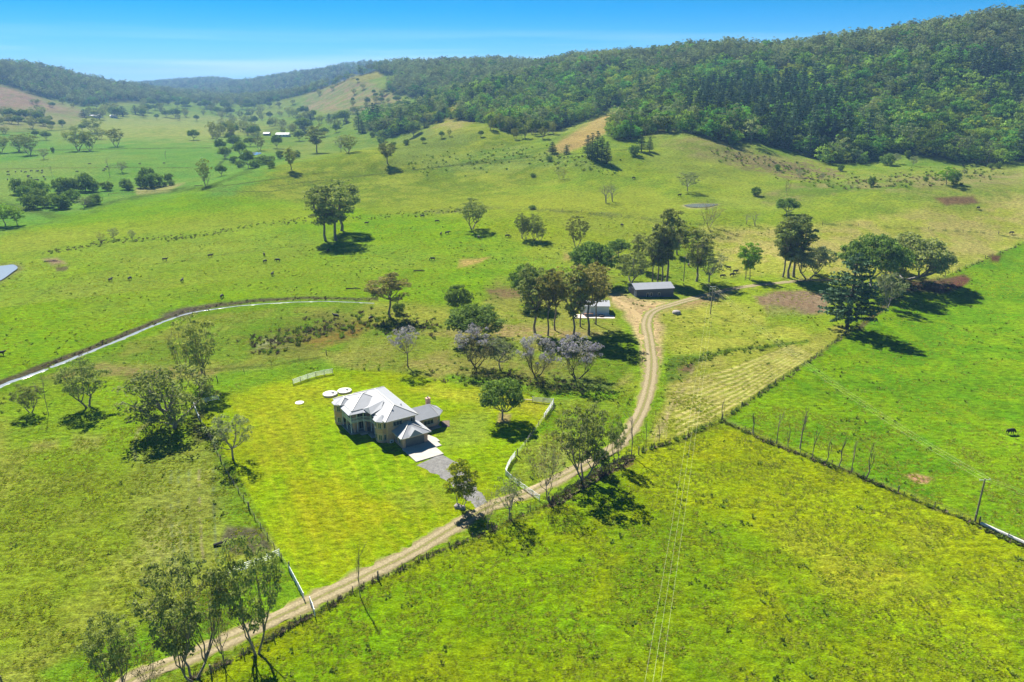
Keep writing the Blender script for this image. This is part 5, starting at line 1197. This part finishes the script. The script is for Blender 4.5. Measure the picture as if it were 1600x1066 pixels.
T = [
 ('gumfore',187,1084,112,70,'bronze-topped gum cut off by the bottom edge, left of the big vase-shaped gum',G1),
 ('thin',240,1092,84,50,'very sparse small gum between the two bottom-left gums, right at the bottom edge',G1),
 ('gumfore',303,1062,168,116,'biggest vase-shaped gum at bottom left with many upswept stems',G1),
 ('thin',351,1040,140,50,'slim pole-like young gum between the two big bottom gums',G1),
 ('gum',401,1022,166,88,'tall gum in front of the white yard panel, leaning crown reaching the panel',G1),
 ('bare',563,933,84,24,'lone leafless tree beside the fence halfway along the lower track',G1),
 ('gold',721,793,68,48,'dense golden-green tree with boulders at its foot by the driveway entrance',G1),
 ('thin',762,827,60,32,'thin pale-leaved tree just right of the golden tree, below the track',G1),
 ('sparse',796,811,64,44,'small green open tree below the track, left of the white cross-braced railing',G1),
 ('thin',855,781,98,64,'half-bare pale gum where the white railing meets the track',G1),
 ('gum',911,749,110,82,'full round-topped gum on the dark earth strip beside the track',G1),
 ('round',938,738,36,26,'small dark tree at the right foot of the full round-topped gum',G1),
 ('gum',962,724,74,26,'narrow gum with small oval crown on the dark earth strip',G1),
 ('bare',986,714,68,26,'dark leafless tree at the end of the dark earth strip',G1),
 ('bare',1009,701,46,22,'leafless forked tree below the cut strip, left one of two',G1),
 ('bare',1030,691,32,14,'small leafless tree below the cut strip, right one of two',G1),
 ('round',785,656,60,62,'round dark green shade tree alone on the lawn right of the house',None),
 ('sparse',364,717,66,68,'open grey-green tree on the left fence of the lawn',None),
 ('wide',271,665,84,116,'wide spreading tree shading the left corner of the lawn',None),
 ('gum',315,603,106,64,'tall dark gum behind the wide spreading tree',None),
 ('thin',287,592,82,34,'slim thin-leaved gum left against the tall dark gum',None),
 ('gum',137,636,73,66,'dark gum with broad shadow alone in the left pasture',None),
 ('bare',76,648,64,22,'leafless tree in the left pasture beside a small leafy one',None),
 ('gum',48,645,42,38,'small leafy tree at far left beside a leafless one',None),
 ('gumbronze',610,497,66,60,'drooping brownish gum at the right end of the creek',None),
 ('bush',623,491,18,18,'small dark bush under the drooping gum by the creek',None),
 ('round',718,499,52,38,'upright glossy tree behind the dark round tree above the jacarandas',None),
 ('round',745,530,50,86,'broad dark glossy tree directly behind the left jacaranda',None),
 ('jacthin',638,574,62,48,'slender mauve jacaranda standing apart at the left',None),
 ('jac',744,575,64,60,'jacaranda with mauve top and brown lower crown before the dark broad tree',None,1),
 ('sparse',781,578,52,48,'nearly bare greenish tree between the second and third jacarandas',None),
 ('jac',838,589,62,58,'pale mauve jacaranda third from the left',None,0),
 ('jac',901,592,66,72,'fullest mauve jacaranda, rightmost of the four',None,0),
 ('gumtall',836,521,104,52,'leftmost tall gum of the grove left of the pale shed',None),
 ('gumbronze',856,525,100,44,'tall bronze gum second from left in the grove by the pale shed',None),
 ('gumbronze',867,516,92,40,'tall gum third from left in the grove by the pale shed',None),
 ('gumtall',896,523,104,46,'tall gum just left of the concrete slab',None),
 ('gumbronze',907,511,90,40,'tall thin gum growing at the left end of the concrete slab',None),
 ('gumbronze',920,524,108,60,'tall bronze gum in front of the pale shed',None),
 ('gumbronze',931,507,92,38,'tall bronze gum close to the slab of the pale shed',None),
 ('round',822,478,62,50,'dense dark green tree at the left back of the gum grove',None),
 ('round',926,442,62,64,'dense dark tree behind the gum grove, left of the slate shed',None),
 ('round',905,470,40,44,'dark tree low behind the pale shed roof',None),
 ('gum',900,387,48,34,'lone gum above the grove, between it and the group of four',None),
 ('gum',816,373,38,22,'leftmost gum of the small group of four in the green paddock',None),
 ('gum',822,373,30,18,'second small gum of the group of four in the green paddock',None),
 ('gum',835,375,40,26,'tallest gum of the group of four in the green paddock',None),
 ('gum',844,376,24,20,'smallest gum of the group of four, at its right end',None),
 ('gum',738,358,48,42,'lone gum with a patch of shade in the middle of the green paddock',None),
 ('gumtall',509,376,82,54,'left tree of the big gum clump in the left middle paddock',None),
 ('gumtall',525,376,90,60,'right tree of the big gum clump in the left middle paddock',None),
 ('gumtall',534,361,76,58,'rear tree of the big gum clump in the left middle paddock',None),
 ('round',966,401,26,32,'small round dark tree up behind the slate shed, left of the gum row',None),
 ('wide',986,441,48,56,'broad green tree directly left behind the slate shed roof',None),
 ('gumtall',1000,420,56,30,'bushy gum rising behind the broad tree at the slate shed',None),
 ('gumtall',1019,440,82,30,'first tall gum behind the slate shed roof, from the left',None),
 ('gumtall',1027,440,84,32,'second tall gum behind the slate shed roof, from the left',None),
 ('gumtall',1034,440,92,34,'third tall gum behind the slate shed roof, from the left',None),
 ('gumtall',1042,440,110,46,'tallest gum behind the slate shed roof',None),
 ('gumtall',1058,398,46,34,'dense gum in the rear of the grove behind the slate shed',None),
 ('gold',1081,378,24,17,'small bright yellow-green tree behind the slate shed grove',None),
 ('gumtall',1088,440,78,46,'bronze-topped gum right of the slim power pole',None),
 ('sparse',1108,441,46,48,'pale open tree between the bronze-topped gum and the twin green trees',None),
 ('bright',1165,435,54,28,'left one of the twin bright green trees above the track',None),
 ('bright',1171,437,56,30,'right one of the twin bright green trees above the track',None),
 ('gumtall',1223,433,92,36,'left trunk of the three tall gums above the bare soil patch',None),
 ('gumtall',1232,434,97,48,'middle trunk of the three tall gums above the bare soil patch',None),
 ('gumtall',1240,433,94,52,'right trunk of the three tall gums above the bare soil patch',None),
 ('greysp',1262,436,50,64,'grey-green spreading tree right of the three tall gums',None),
 ('greysp',1274,428,40,42,'smaller grey-green tree behind the spreading one',None),
 ('round',1229,336,26,34,'dark round tree on the slope above the three tall gums',None),
 ('fig',1361,450,78,92,'dark broad fig left in the fig clump at the right',None),
 ('figb',1412,436,66,112,'widest brown-green fig right in the fig clump, spreading over bare soil',None),
 ('bunya',1323,514,114,76,'dark tiered pine on the fence corner below the figs',None),
 ('greysp',1387,481,52,44,'bushy grey-green tree between the tiered pine and the fig shade',None),
 ('bush',1400,452,16,34,'low dark bush in the shade under the widest fig',None),
 ('thin',1108,356,42,38,'brownish half-bare tree beside the upper dam',None),
 ('barewide',1166,351,18,16,'small leafless tree right of the dam, left of a pair',None),
 ('barewide',1180,353,23,24,'small leafless tree right of the dam, right of a pair',None),
 ('barewide',947,318,30,38,'grey leafless spreading tree, left of the pair left of the dam',None),
 ('barewide',957,316,30,34,'grey leafless spreading tree, right of the pair left of the dam',None),
 ('sparse',1074,299,30,32,'pale green round tree alone above the dam',None),
 ('conifer',918,244,32,14,'leftmost dark pine of the clump on the knoll',None),
 ('conifer',925,249,40,15,'second dark pine from left in the knoll clump',None),
 ('conifer',933,252,46,16,'tallest dark pine in the middle of the knoll clump',None),
 ('conifer',940,252,38,14,'fourth dark pine from left in the knoll clump',None),
 ('conifer',948,256,34,14,'rightmost dark pine of the knoll clump',None),
 ('conifer',1002,237,26,13,'left one of the two dark pines at the forest foot beside the round bush',None),
 ('conifer',1015,237,22,11,'right one of the two dark pines at the forest foot beside the round bush',None),
 ('bush',991,243,16,16,'round dark bush just left below the two dark pines',None),
 ('conifer',863,240,18,13,'pale small pine on the slope left of the knoll clump',None),
 ('conifer',885,241,15,10,'small dark pine left of the knoll clump',None),
 ('bush',858,252,9,10,'small dark bush below the pale small pine',None),
 ('thin',877,281,20,22,'grey twiggy shrub on the knoll side',None),
 ('bush',833,276,6,9,'tiny dark shrub left of the grey twiggy shrub',None),
 ('bush',832,327,6,12,'small grey shrub on the fence line above the paddock',None),
 ('bush',1181,306,14,14,'dark shrub in rough ground right above the dam',None),
 ('thin',1230,305,25,10,'narrow vine-covered stump tree on the right slope',None),
 ('bright',1478,289,28,24,'clump of palm-like green trees below the forest at right',None),
 ('bush',1489,287,20,18,'dark shrub against the palm-like trees',None),
 ('thin',1404,288,9,7,'tiny grey shrub left of the palm-like trees',None),
 ('gumtall',495,239,44,30,'tall pale-trunked gum on the crest of the middle ridge',None),
 ('sparse',533,238,26,18,'left half of the double tree on the ridge',None),
 ('gum',544,239,28,28,'right half of the double tree on the ridge',None),
 ('gumtall',606,256,34,24,'lone upright gum on the ridge slope left of the round dark tree',None),
 ('gumtall',455,266,36,20,'narrow gum on the left brow of the ridge',None),
 ('round',646,213,22,24,'round dense dark tree on the ridge top',None),
 ('conifer',561,207,34,14,'tall dark cone-shaped tree on the ridge, in front one',None),
 ('conifer',566,208,20,12,'short dark cone-shaped tree at the foot of the tall one on the ridge',None),
 ('round',597,210,15,17,'small round dark tree on the ridge between the cone trees and round tree',None),
 ('bush',582,214,9,8,'tiny dark tree left of the small round one on the ridge',None),
 ('bush',611,207,8,10,'low bush right of the small round tree on the ridge',None),
 ('round',537,194,21,18,'dark pointed tree on the far slope above the ridge',None),
 ('sparse',516,199,14,13,'grey tree left of the dark pointed one on the far slope',None),
 ('gum',702,213,12,7,'thin small tree on the spur right of the round dense tree',None),
 ('round',684,184,12,9,'small dark tree high on the pale spur',None),
 ('gold',720,167,10,11,'bright yellow-green tree at the top of the pale spur',None),
 ('round',476,206,22,26,'dark tree left of the pale-trunked gum, in the valley',None),
 ('round',433,232,21,16,'dark upright tree beside the white-roofed valley farmhouse',None),
 ('bush',438,248,13,11,'dark round bush on the ridge brow, left of a pair',None),
 ('bush',464,247,12,12,'dark round bush on the ridge brow, right of a pair',None),
 ('bush',415,257,14,28,'dark spreading bushes at the bend of the creek trees',None),
 ('round',388,263,28,20,'dark dense tree on the creek beside the ridge brow',None),
 ('round',352,248,18,18,'round dark tree on the creek line in the flat',None),
 ('gum',322,291,42,22,'tall old gum with dead top on the valley floor edge',None),
 ('round',346,275,17,17,'small round dark tree right of the old dead-topped gum',None),
 ('round',303,219,16,17,'compact dark tree alone in the middle of the flats',None),
 ('gum',362,222,32,15,'tall narrow tree pair in the valley centre',None),
 ('gum',332,216,26,16,'grey-green tree left of the tall narrow valley trees',None),
 ('gum',346,214,22,16,'second grey-green tree left of the tall narrow valley trees',None),
 ('round',391,229,14,16,'small round tree right of the tall narrow valley trees',None),
 ('gum',378,206,18,18,'dark tree top right of the tall narrow valley trees',None),
 ('gum',395,207,16,16,'dark tree near the right edge of the valley tree line',None),
 ('gum',47,242,33,28,'tall tree at the right of the left-edge group on the flats',None),
 ('gum',30,237,27,30,'broad tree in the middle of the left-edge group on the flats',None),
 ('gum',2,239,30,24,'dark tree cut by the left edge on the flats',None),
 ('sparse',69,249,17,16,'small pale tree right of the left-edge group',None),
 ('bush',83,239,9,5,'tiny slim bush right of the small pale tree',None),
 ('gum',123,236,36,32,'largest tree of the pair standing on the flats',None),
 ('gum',141,236,30,24,'smaller tree of the pair standing on the flats',None),
 ('gum',182,229,27,22,'umbrella-topped tree alone on the flats right of the pair',None),
 ('gum',146,208,26,28,'grey tree behind the pair, at the edge of the yellow field',None),
 ('sparse',191,270,17,18,'low spreading tree alone on the lower flats',None),
 ('bare',172,276,30,11,'tall bare dead tree on the lower flats',None),
 ('bare',82,277,19,7,'dead trunk standing among the cattle on the left flats',None),
 ('bare',259,248,14,6,'thin dead trunk alone in the middle of the flats',None),
 ('bright',8,353,34,34,'bright green bushy tree at the left edge below the creek',None),
 ('bright',27,352,28,28,'bright green rounded tree right of the one on the left edge',None),
 ('sparse',132,325,18,22,'light green round tree at the right end of the creek thicket',None),
 ('thin',159,379,17,14,'small leafless-looking grey tree, left of three in the paddock',None),
 ('sparse',178,374,18,16,'small green tree, middle of three in the paddock',None),
 ('sparse',207,375,15,13,'small faint green tree, right of three in the paddock',None),
]
for r_ in T:
    place(*r_[:6], r_[6] if len(r_) > 6 else None, r_[7] if len(r_) > 7 else None)
# saplings along the paddock fence
for i, (u, v, h_, w_) in enumerate([(1126,658,38,9),(1177,678,36,11),(1213,693,52,13),(1232,699,38,10),(1250,702,63,13),(1270,716,52,13),(1291,721,40,11),(1310,729,48,10),(1331,737,52,14),(1353,748,62,15)]):
    nth = ['first', 'second', 'third', 'fourth', 'fifth', 'sixth', 'seventh', 'eighth', 'ninth', 'tenth'][i]
    place('sapling', u, v, h_, w_, f'bare leafless sapling, {nth} from the left in the row on the right paddock fence', 'bare saplings along the paddock fence')
# thicket along the valley creek
CT = [(98,302,24,26),(112,300,22,22),(133,299,28,30),(147,300,18,16),(115,315,19,21),(30,303,24,20),(38,310,20,22),(65,307,24,24),(50,300,20,20),(52,326,22,28),(75,324,18,22),(95,326,22,26),(62,314,20,24),(84,316,14,16),(104,326,14,16),(150,319,16,20),(141,322,13,16),(168,298,14,17),(197,296,17,16),(203,297,12,12),(222,293,20,17),(231,288,26,20),(245,291,20,20),(264,284,13,14),(268,289,8,10),(236,293,22,18),(258,291,7,8),(400,263,14,18),(376,262,12,14),(365,254,10,12),(424,262,10,12)]
for i, (u, v, h_, w_) in enumerate(CT):
    place('bush', u, v, h_, w_, 'dark rounded bushy tree crowded in the creek thicket on the valley floor', 'dark bushy trees of the creek thicket')
# trees dotted over the far valley
def dotted(poly, n, hr, kinds, label, group, wk=(.7, 1.2), seed=1, mind=5):
    g = random.Random(seed); p = np.array(poly, float); got = []
    tries = 0
    while len(got) < n and tries < n * 60:
        tries += 1; u = g.uniform(p[:, 0].min(), p[:, 0].max()); v = g.uniform(p[:, 1].min(), p[:, 1].max())
        if polysd(np.array([u]), np.array([v]), poly)[0] > 0 or any(math.hypot(u - a, (v - b) * 1.6) < mind for a, b in got): continue
        got.append((u, v)); h_ = g.uniform(*hr) * (1 + (v - p[:, 1].mean()) / 110)
        place(g.choice(kinds), u, v, h_, h_ * g.uniform(*wk), label, group)
dotted([(215,176),(330,174),(480,178),(500,190),(420,196),(260,192),(220,186)], 34, (8, 16), ['gum', 'gum', 'round'], 'small gum in the scattered belt across the far valley floor', 'gums of the far valley belt', seed=2)
dotted([(0,186),(70,180),(70,198),(40,204),(0,200)], 14, (12, 20), ['round', 'gum'], 'dark tree in the dense clump at the left edge under the hill', 'trees of the left-edge clump under the hill', seed=3, mind=4)
dotted([(66,190),(118,194),(116,202),(70,204)], 7, (8, 16), ['round', 'gum'], 'small tree in the line right of the clump under the left hill', 'tree line right of the left-edge clump', seed=4)
dotted([(130,170),(150,165),(230,182),(225,188),(150,188),(130,184)], 15, (9, 17), ['round', 'gum', 'conifer'], 'dark tree around the long pale farmhouse under the left hill', 'trees around the farmhouse under the left hill', seed=5)
dotted([(330,192),(420,186),(460,196),(400,216),(340,212)], 16, (9, 17), ['gum', 'round'], 'tree in the loose group in the centre of the valley', 'loose group in the centre of the valley', seed=6)
dotted([(200,160),(330,158),(440,160),(470,165),(400,172),(210,172)], 42, (7, 13), ['gum', 'round', 'round'], 'tree of the bluish wood at the foot of the far hills', 'bluish trees at the foot of the far hills', seed=7, mind=4)
dotted([(430,190),(520,180),(600,170),(640,178),(560,196),(470,212)], 16, (7, 14), ['round', 'gum', 'conifer'], 'small dark tree dotted over the slope behind the ridge', 'trees dotted behind the ridge', seed=8)
dotted([(560,150),(640,140),(660,160),(600,175),(540,165)], 22, (7, 12), ['round', 'gum'], 'small dark tree on the pale slopes under the middle hills', 'trees on the pale slopes under the middle hills', seed=9)
dotted([(755,192),(800,198),(800,215),(770,210)], 9, (20, 30), ['gum', 'gum', 'round'], 'grey gum standing in the gully left of the tan spur', 'grey gums in the gully left of the tan spur', seed=10, wk=(.5, .8))
dotted([(800,200),(880,205),(870,222),(800,218)], 12, (14, 26), ['gum', 'round'], 'gum at the mouth of the gully left of the tan spur', 'gums at the mouth of the gully', seed=11, wk=(.5, .9))
dotted([(60,150),(130,165),(120,178),(40,172)], 9, (6, 10), ['round', 'gum'], 'small dark tree on the tan slopes of the left hill', 'trees on the tan slopes of the left hill', seed=12)
dotted([(1395,242),(1450,250),(1440,262),(1380,262)], 4, (10, 18), ['sparse', 'bush'], 'scrubby tree in front of the forest foot at right', 'scrubby trees before the forest foot', seed=13)
dotted([(330,196),(520,188),(560,205),(470,225),(430,228),(380,250),(340,245)], 22, (11, 20), ['gum', 'round', 'sparse'], 'tree scattered between the valley centre and the ridge', 'trees between the valley centre and the ridge', seed=21, mind=8)
dotted([(560,215),(640,200),(760,215),(720,245),(600,245)], 7, (7, 12), ['round', 'bush'], 'small dark tree dotted on the green slope behind the round ridge tree', 'small trees on the slope behind the round ridge tree', seed=22, mind=14)
dotted([(0,205),(120,200),(200,212),(160,222),(0,225)], 9, (10, 18), ['gum', 'round'], 'tree on the flats below the left-edge tree line', 'trees on the flats below the left-edge tree line', seed=23, mind=10)
dotted([(1180,260),(1330,268),(1560,262),(1590,275),(1300,296)], 9, (7, 13), ['bush', 'sparse'], 'small shrub in the rough ground below the forest at right', 'shrubs in the rough ground below the forest', seed=24, mind=12)
dotted([(480,128),(535,118),(580,130),(560,150),(500,152)], 14, (6, 10), ['gum', 'round'], 'small tree on the crown of the bare spur under the middle skyline', 'trees on the crown of the bare spur', seed=31, mind=5)
dotted([(590,185),(640,175),(700,168),(690,196),(620,205)], 16, (12, 20), ['round', 'gum', 'conifer'], 'dark tree in the patch of wood below the pale spur', 'trees of the wood patch below the pale spur', seed=32, mind=7)
# ------------------------------------------------------------------ cattle
def cow_mesh(name, mat, down=False):
    b = bmesh.new(); lay = b.verts.layers.skin.verify() if False else None
    pts = [(-.95, 0, 1.05), (-.5, 0, 1.08), (0, 0, 1.0), (.5, 0, 1.08), (.85, 0, 1.15), (1.1, 0, 1.0 if down else 1.35), (1.3, 0, .55 if down else 1.45), (1.52, 0, .28 if down else 1.28)]
    rad = [(.26, .3), (.34, .38), (.37, .42), (.34, .40), (.24, .32), (.15, .2), (.14, .15), (.08, .09)]
    edges = [(i, i + 1) for i in range(7)]
    for hx in (-.8, .55):
        for s in (-1, 1):
            b0 = len(pts); off = -.06 if hx < 0 else .02
            pts += [(hx, s * .22, .85), (hx + off, s * .22, .42), (hx, s * .22, 0.02)]; rad += [(.14, .13), (.075, .075), (.06, .06)]
            edges += [(1 if hx < 0 else 3, b0), (b0, b0 + 1), (b0 + 1, b0 + 2)]
    b0 = len(pts); pts += [(-1.12, 0, .95), (-1.16, 0, .5)]; rad += [(.05, .05), (.03, .03)]; edges += [(0, b0), (b0, b0 + 1)]
    hd = pts[6]
    for s in (-1, 1): k = len(pts); pts.append((hd[0] - .06, s * .26, hd[2] + .06)); rad.append((.04, .04)); edges.append((6, k))
    me = bpy.data.meshes.new(name); me.from_pydata(pts, edges, []); o = bpy.data.objects.new(name + '_tmp', me); C.objects.link(o)
    sk = o.modifiers.new('s', 'SKIN'); 
    for i, v in enumerate(me.skin_vertices[0].data): v.radius = rad[i]; v.use_root = i == 2
    sb = o.modifiers.new('d', 'SUBSURF'); sb.levels = 1
    bpy.context.view_layer.update(); dg = bpy.context.evaluated_depsgraph_get(); m2 = bpy.data.meshes.new_from_object(o.evaluated_get(dg)); bpy.data.objects.remove(o)
    m2.name = name; m2.materials.clear(); m2.materials.append(mat); m2.polygons.foreach_set('use_smooth', [True] * len(m2.polygons)); return m2
COW = [cow_mesh('cow', m_black, True), cow_mesh('cow', m_black, False), cow_mesh('cow', m_brown, True)]
def cow(u, v, label, group=None, k=None, a=None):
    p = P(u, v); o = link('cow', COW[R.choice([0, 0, 1]) if k is None else k], None, p); o.rotation_euler = (0, 0, R.random() * 6.28 if a is None else a); o.scale = (1.1, 1.1, 1.1); tag(o, label, 'cow', group)
GC = 'black cattle grazing the middle paddocks'
for u, v, lb, a in [(258,408,'grazing black cow nearest the fallen log in the left green paddock',0.2),(329,402,'black cow grazing alone above the middle of the left green paddock',.4),(173,440,'black cow standing left in the left green paddock',1.4),(203,438,'black cow right beside the leftmost one in the left green paddock',1.5),(285,441,'black cow walking towards the viewer in the left green paddock',1.6),(347,466,'black cow closest to the creek bend',1.5),
                    (2,556,'black cow at the left edge above the creek',.3),(413,400,'black calf in the group below the big gum clump',2),(434,409,'black cow side-on in the group below the big gum clump',3.1),(414,411,'black calf beside the side-on cow below the gum clump',1.2),(426,431,'black cow facing away, lowest in the group below the gum clump',1.5),(513,394,'black cow right below the big gum clump',1.5),(573,351,'black cow resting right of the big gum clump',.2),
                    (676,407,'black cow grazing left of the tan patch in the green paddock',3.1),(689,368,'black calf left of two above the tan patch',1.4),(699,366,'black cow right of two above the tan patch',.4),(748,373,'black cow near the lone gum of the middle paddock',2),(660,340,'black cow under the rough drain line',.5),(683,348,'black cow lying right under the rough drain line',.1),(525,497,'black cow in the rough patch south of the creek',2.8),(579,501,'black cow left of the drooping gum by the creek',1.3),
                    (972,354,'black cow on the slope above the shed grove',2),(1138,421,'black cow highest of the four by the twin green trees',2.9),(1149,427,'black cow right of the four by the twin green trees',.1),(1144,432,'black cow lowest right of the four by the twin green trees',.2),(1129,434,'black cow left of the four by the twin green trees',.1),(1076,417,'black cow beside the slim power pole',1.6),(1528,327,'black cow on the right slope beside the bare mound',.4),(1580,366,'black cow at the right edge fence line',.1),(990,280,'small black cow on the knoll slope',.4),(1062,307,'small black cow left of the upper dam',.3),(1578,679,'black cow lying in the right paddock near the edge',.2),(793,371,'black cow by the grey log on the slope right of the lone gum',.3)]:
    cow(u, v, lb, GC, None, a)
g_ = random.Random(5)
for i in range(22):
    cow(g_.uniform(12, 72), g_.uniform(266, 284), 'tiny black cow in the herd on the left valley flats', 'herd on the left valley flats')
for i in range(9):
    cow(g_.uniform(120, 260), g_.uniform(256, 276), 'tiny black cow strung out over the lower valley flats', 'cattle strung out over the lower flats')

# ------------------------------------------------------------------ ground cover: tussocks, weeds, drain growth
def tuft_mesh(name, h, r, n, mat, seed, wide=.06):
    g = np.random.default_rng(seed); V = []
    for k in range(n):
        a = g.random() * 6.283; q = np.array([math.cos(a), math.sin(a), 0]) * r * g.random() * .6; d = np.array([math.cos(a), math.sin(a), 0]) * r * g.uniform(.3, 1); up = h * g.uniform(.5, 1); s = np.array([-math.sin(a), math.cos(a), 0]) * wide
        V += [q - s, q + s, q + d * .6 + [0, 0, up * .8] + s * .6, q + d + [0, 0, up]]
    return quads_mesh(name, np.array(V), mat)
gm1 = leaf_mat('green_tussock_blades', (.18, .235, .012), (.36, .42, .02), trans=.45, rv=.3, nscale=1)
gm2 = leaf_mat('dry_tussock_blades', (.24, .24, .06), (.44, .40, .14), trans=.4, rv=.25, nscale=1)
gm3 = leaf_mat('dark_weed_leaves', (.085, .135, .02), (.20, .28, .035), trans=.3, rv=.3, nscale=1)
gm4 = leaf_mat('dead_twiggy_growth', (.09, .07, .045), (.20, .165, .11), trans=.1, rv=.3, nscale=1)
TUFT = [tuft_mesh('tuft', .26, .30, 16, gm1, 1), tuft_mesh('tuft', .20, .34, 14, gm1, 2), tuft_mesh('tuft', .30, .24, 14, gm2, 3, .03), tuft_mesh('tuft', .34, .34, 16, gm3, 4, .08), tuft_mesh('tuft', .8, .6, 22, gm4, 5, .06), tuft_mesh('tuft', .9, .6, 20, gm3, 6, .12)]
def uv_of(X, Y, Z): return proj(X, Y, Z)
def cover(name, n, y0, y1, pick, mask, size=(.7, 1.3), seed=1, clump=9, cut=.0):
    g = np.random.default_rng(seed); th = g.uniform(-.76, .76, n); r = np.sqrt(g.uniform(y0 ** 2, y1 ** 2, n)); X = np.sin(th) * r; Y = np.cos(th) * r
    k = fbm(X, Y, clump, 3) + g.normal(size=n) * .06 > cut; X, Y = X[k], Y[k]; Z = Hm(X, Y); U, V = proj(X, Y, Z); m = (U > -20) & (U < 1620) & (V < 1090) & mask(U, V, X, Y); X, Y, Z = X[m], Y[m], Z[m]
    s = g.uniform(*size, len(X)); pk = g.choice(pick, len(X)); instancer(name, np.stack([X, Y, Z - .02, pk, g.random(len(X)) * 6.28, s * 1.2, s], 1), TUFT); print(name, len(X))
def near_track(U, V):
    m = np.zeros(U.shape, bool)
    for pts, w_ in (([(150,1100),(215,1058),(300,1025),(380,990),(470,948),(560,905),(640,866),(700,830),(760,795),(830,768),(900,735),(960,700),(990,665),(1010,620),(1018,570),(1012,530),(1004,505)], 19), ([(1001,520),(1000,500),(1030,480),(1065,472),(1110,460),(1160,449),(1230,441)], 11), ([(672,718),(712,744),(752,788)], 26), ([(a, b) for a, b in CREEK], 12)):
        for i in range(len(pts) - 1):
            a, b = np.array(pts[i]), np.array(pts[i + 1]); e = b - a; h = np.clip(((U - a[0]) * e[0] + (V - a[1]) * e[1]) / (e ** 2).sum(), 0, 1); m |= np.hypot(U - a[0] - e[0] * h, (V - a[1] - e[1] * h) * 1.3) < w_
    return m
def off_lawn(U, V): return ~inpoly(U, V, LAWN) & ~near_track(U, V)
cover('pasture_tussocks', 90000, 75, 190, [0, 0, 1, 1, 1, 2, 2], lambda U, V, X, Y: off_lawn(U, V), (.45, .95), 1, 5, .44)
cover('far_tussocks', 34000, 190, 430, [0, 1, 1, 2, 2, 1], lambda U, V, X, Y: off_lawn(U, V) & ~inpoly(U, V, [(900,455),(1080,455),(1080,520),(900,520)]), (.7, 1.3), 2, 9, .50)
cover('pasture_weeds', 5000, 75, 420, [3], lambda U, V, X, Y: off_lawn(U, V), (.7, 1.6), 3, 14, .52)
cover('lawn_clover', 26000, 110, 210, [1], lambda U, V, X, Y: inpoly(U, V, LAWN) & ~inpoly(U, V, [(505,600),(600,580),(700,620),(780,790),(640,740),(510,680)]), (.25, .5), 4, 6, .5)
def strip_cover(name, pts, wpx, dens, pick, size, seed):
    g = np.random.default_rng(seed); rows = []
    for i in range(len(pts) - 1):
        a, b = np.array(pts[i], float), np.array(pts[i + 1], float); n = int(np.hypot(*(b - a)) * dens)
        for _ in range(n):
            f = g.random(); q = a + (b - a) * f + g.normal(size=2) * np.array([wpx, wpx * .6]); p = P(*q); s = g.uniform(*size); rows.append((p[0], p[1], p[2] - .03, g.choice(pick), g.random() * 6.28, s * 1.2, s))
    instancer(name, rows, TUFT)
strip_cover('fence_undergrowth', [(300,1062),(400,1012),(488,960),(560,921),(640,883),(740,841),(858,786)], 2.4, .5, [3, 3, 0, 4], (.5, 1.0), 11)
strip_cover('dead_undergrowth', [(865,786),(905,760),(950,733),(985,716)], 4.5, 3.2, [4, 4, 4, 5], (.6, 1.1), 12)
strip_cover('fence_undergrowth', [(1000,706),(1060,688),(1128,657),(1205,605),(1270,562),(1328,517),(1390,470),(1480,432),(1600,380)], 1.6, .4, [3, 5, 0, 4], (.6, 1.1), 13)
strip_cover('sapling_undergrowth', [(1130,658),(1180,684),(1250,710),(1340,744),(1400,770),(1520,818),(1600,856)], 2.0, .6, [3, 4, 0, 5], (.4, .9), 14)
strip_cover('creek_reeds', [(a, b - 4) for a, b in CREEK[2:]], 2.5, .5, [3, 0, 4], (.5, 1.0), 15)
strip_cover('drain_growth', [(60,398),(180,376),(300,370),(400,352),(470,345),(560,342),(740,327)], 4, .9, [4, 3, 0, 5], (.5, 1.2), 16)
strip_cover('gully_growth', [(640,262),(720,252),(800,240),(900,250),(960,262)], 14, 1.6, [5, 3, 2], (.9, 2.0), 17)
strip_cover('windrow_weeds', [(1040,575),(1075,566),(1130,550),(1240,537)], 6, 1.1, [5, 3, 0], (.5, 1.1), 18)
strip_cover('slope_undergrowth', [(700,590),(780,592),(860,600),(930,612)], 14, 1.2, [4, 5, 3, 2], (.5, 1.1), 19)
strip_cover('marsh_growth', [(400,540),(460,530),(560,505),(690,515)], 14, 1.4, [5, 4, 2], (.7, 1.5), 20)
strip_cover('hill_scrub', [(1120,240),(1200,255),(1290,285),(1400,280),(1560,270)], 11, 1.5, [5, 4, 3, 2], (.8, 2.0), 21)
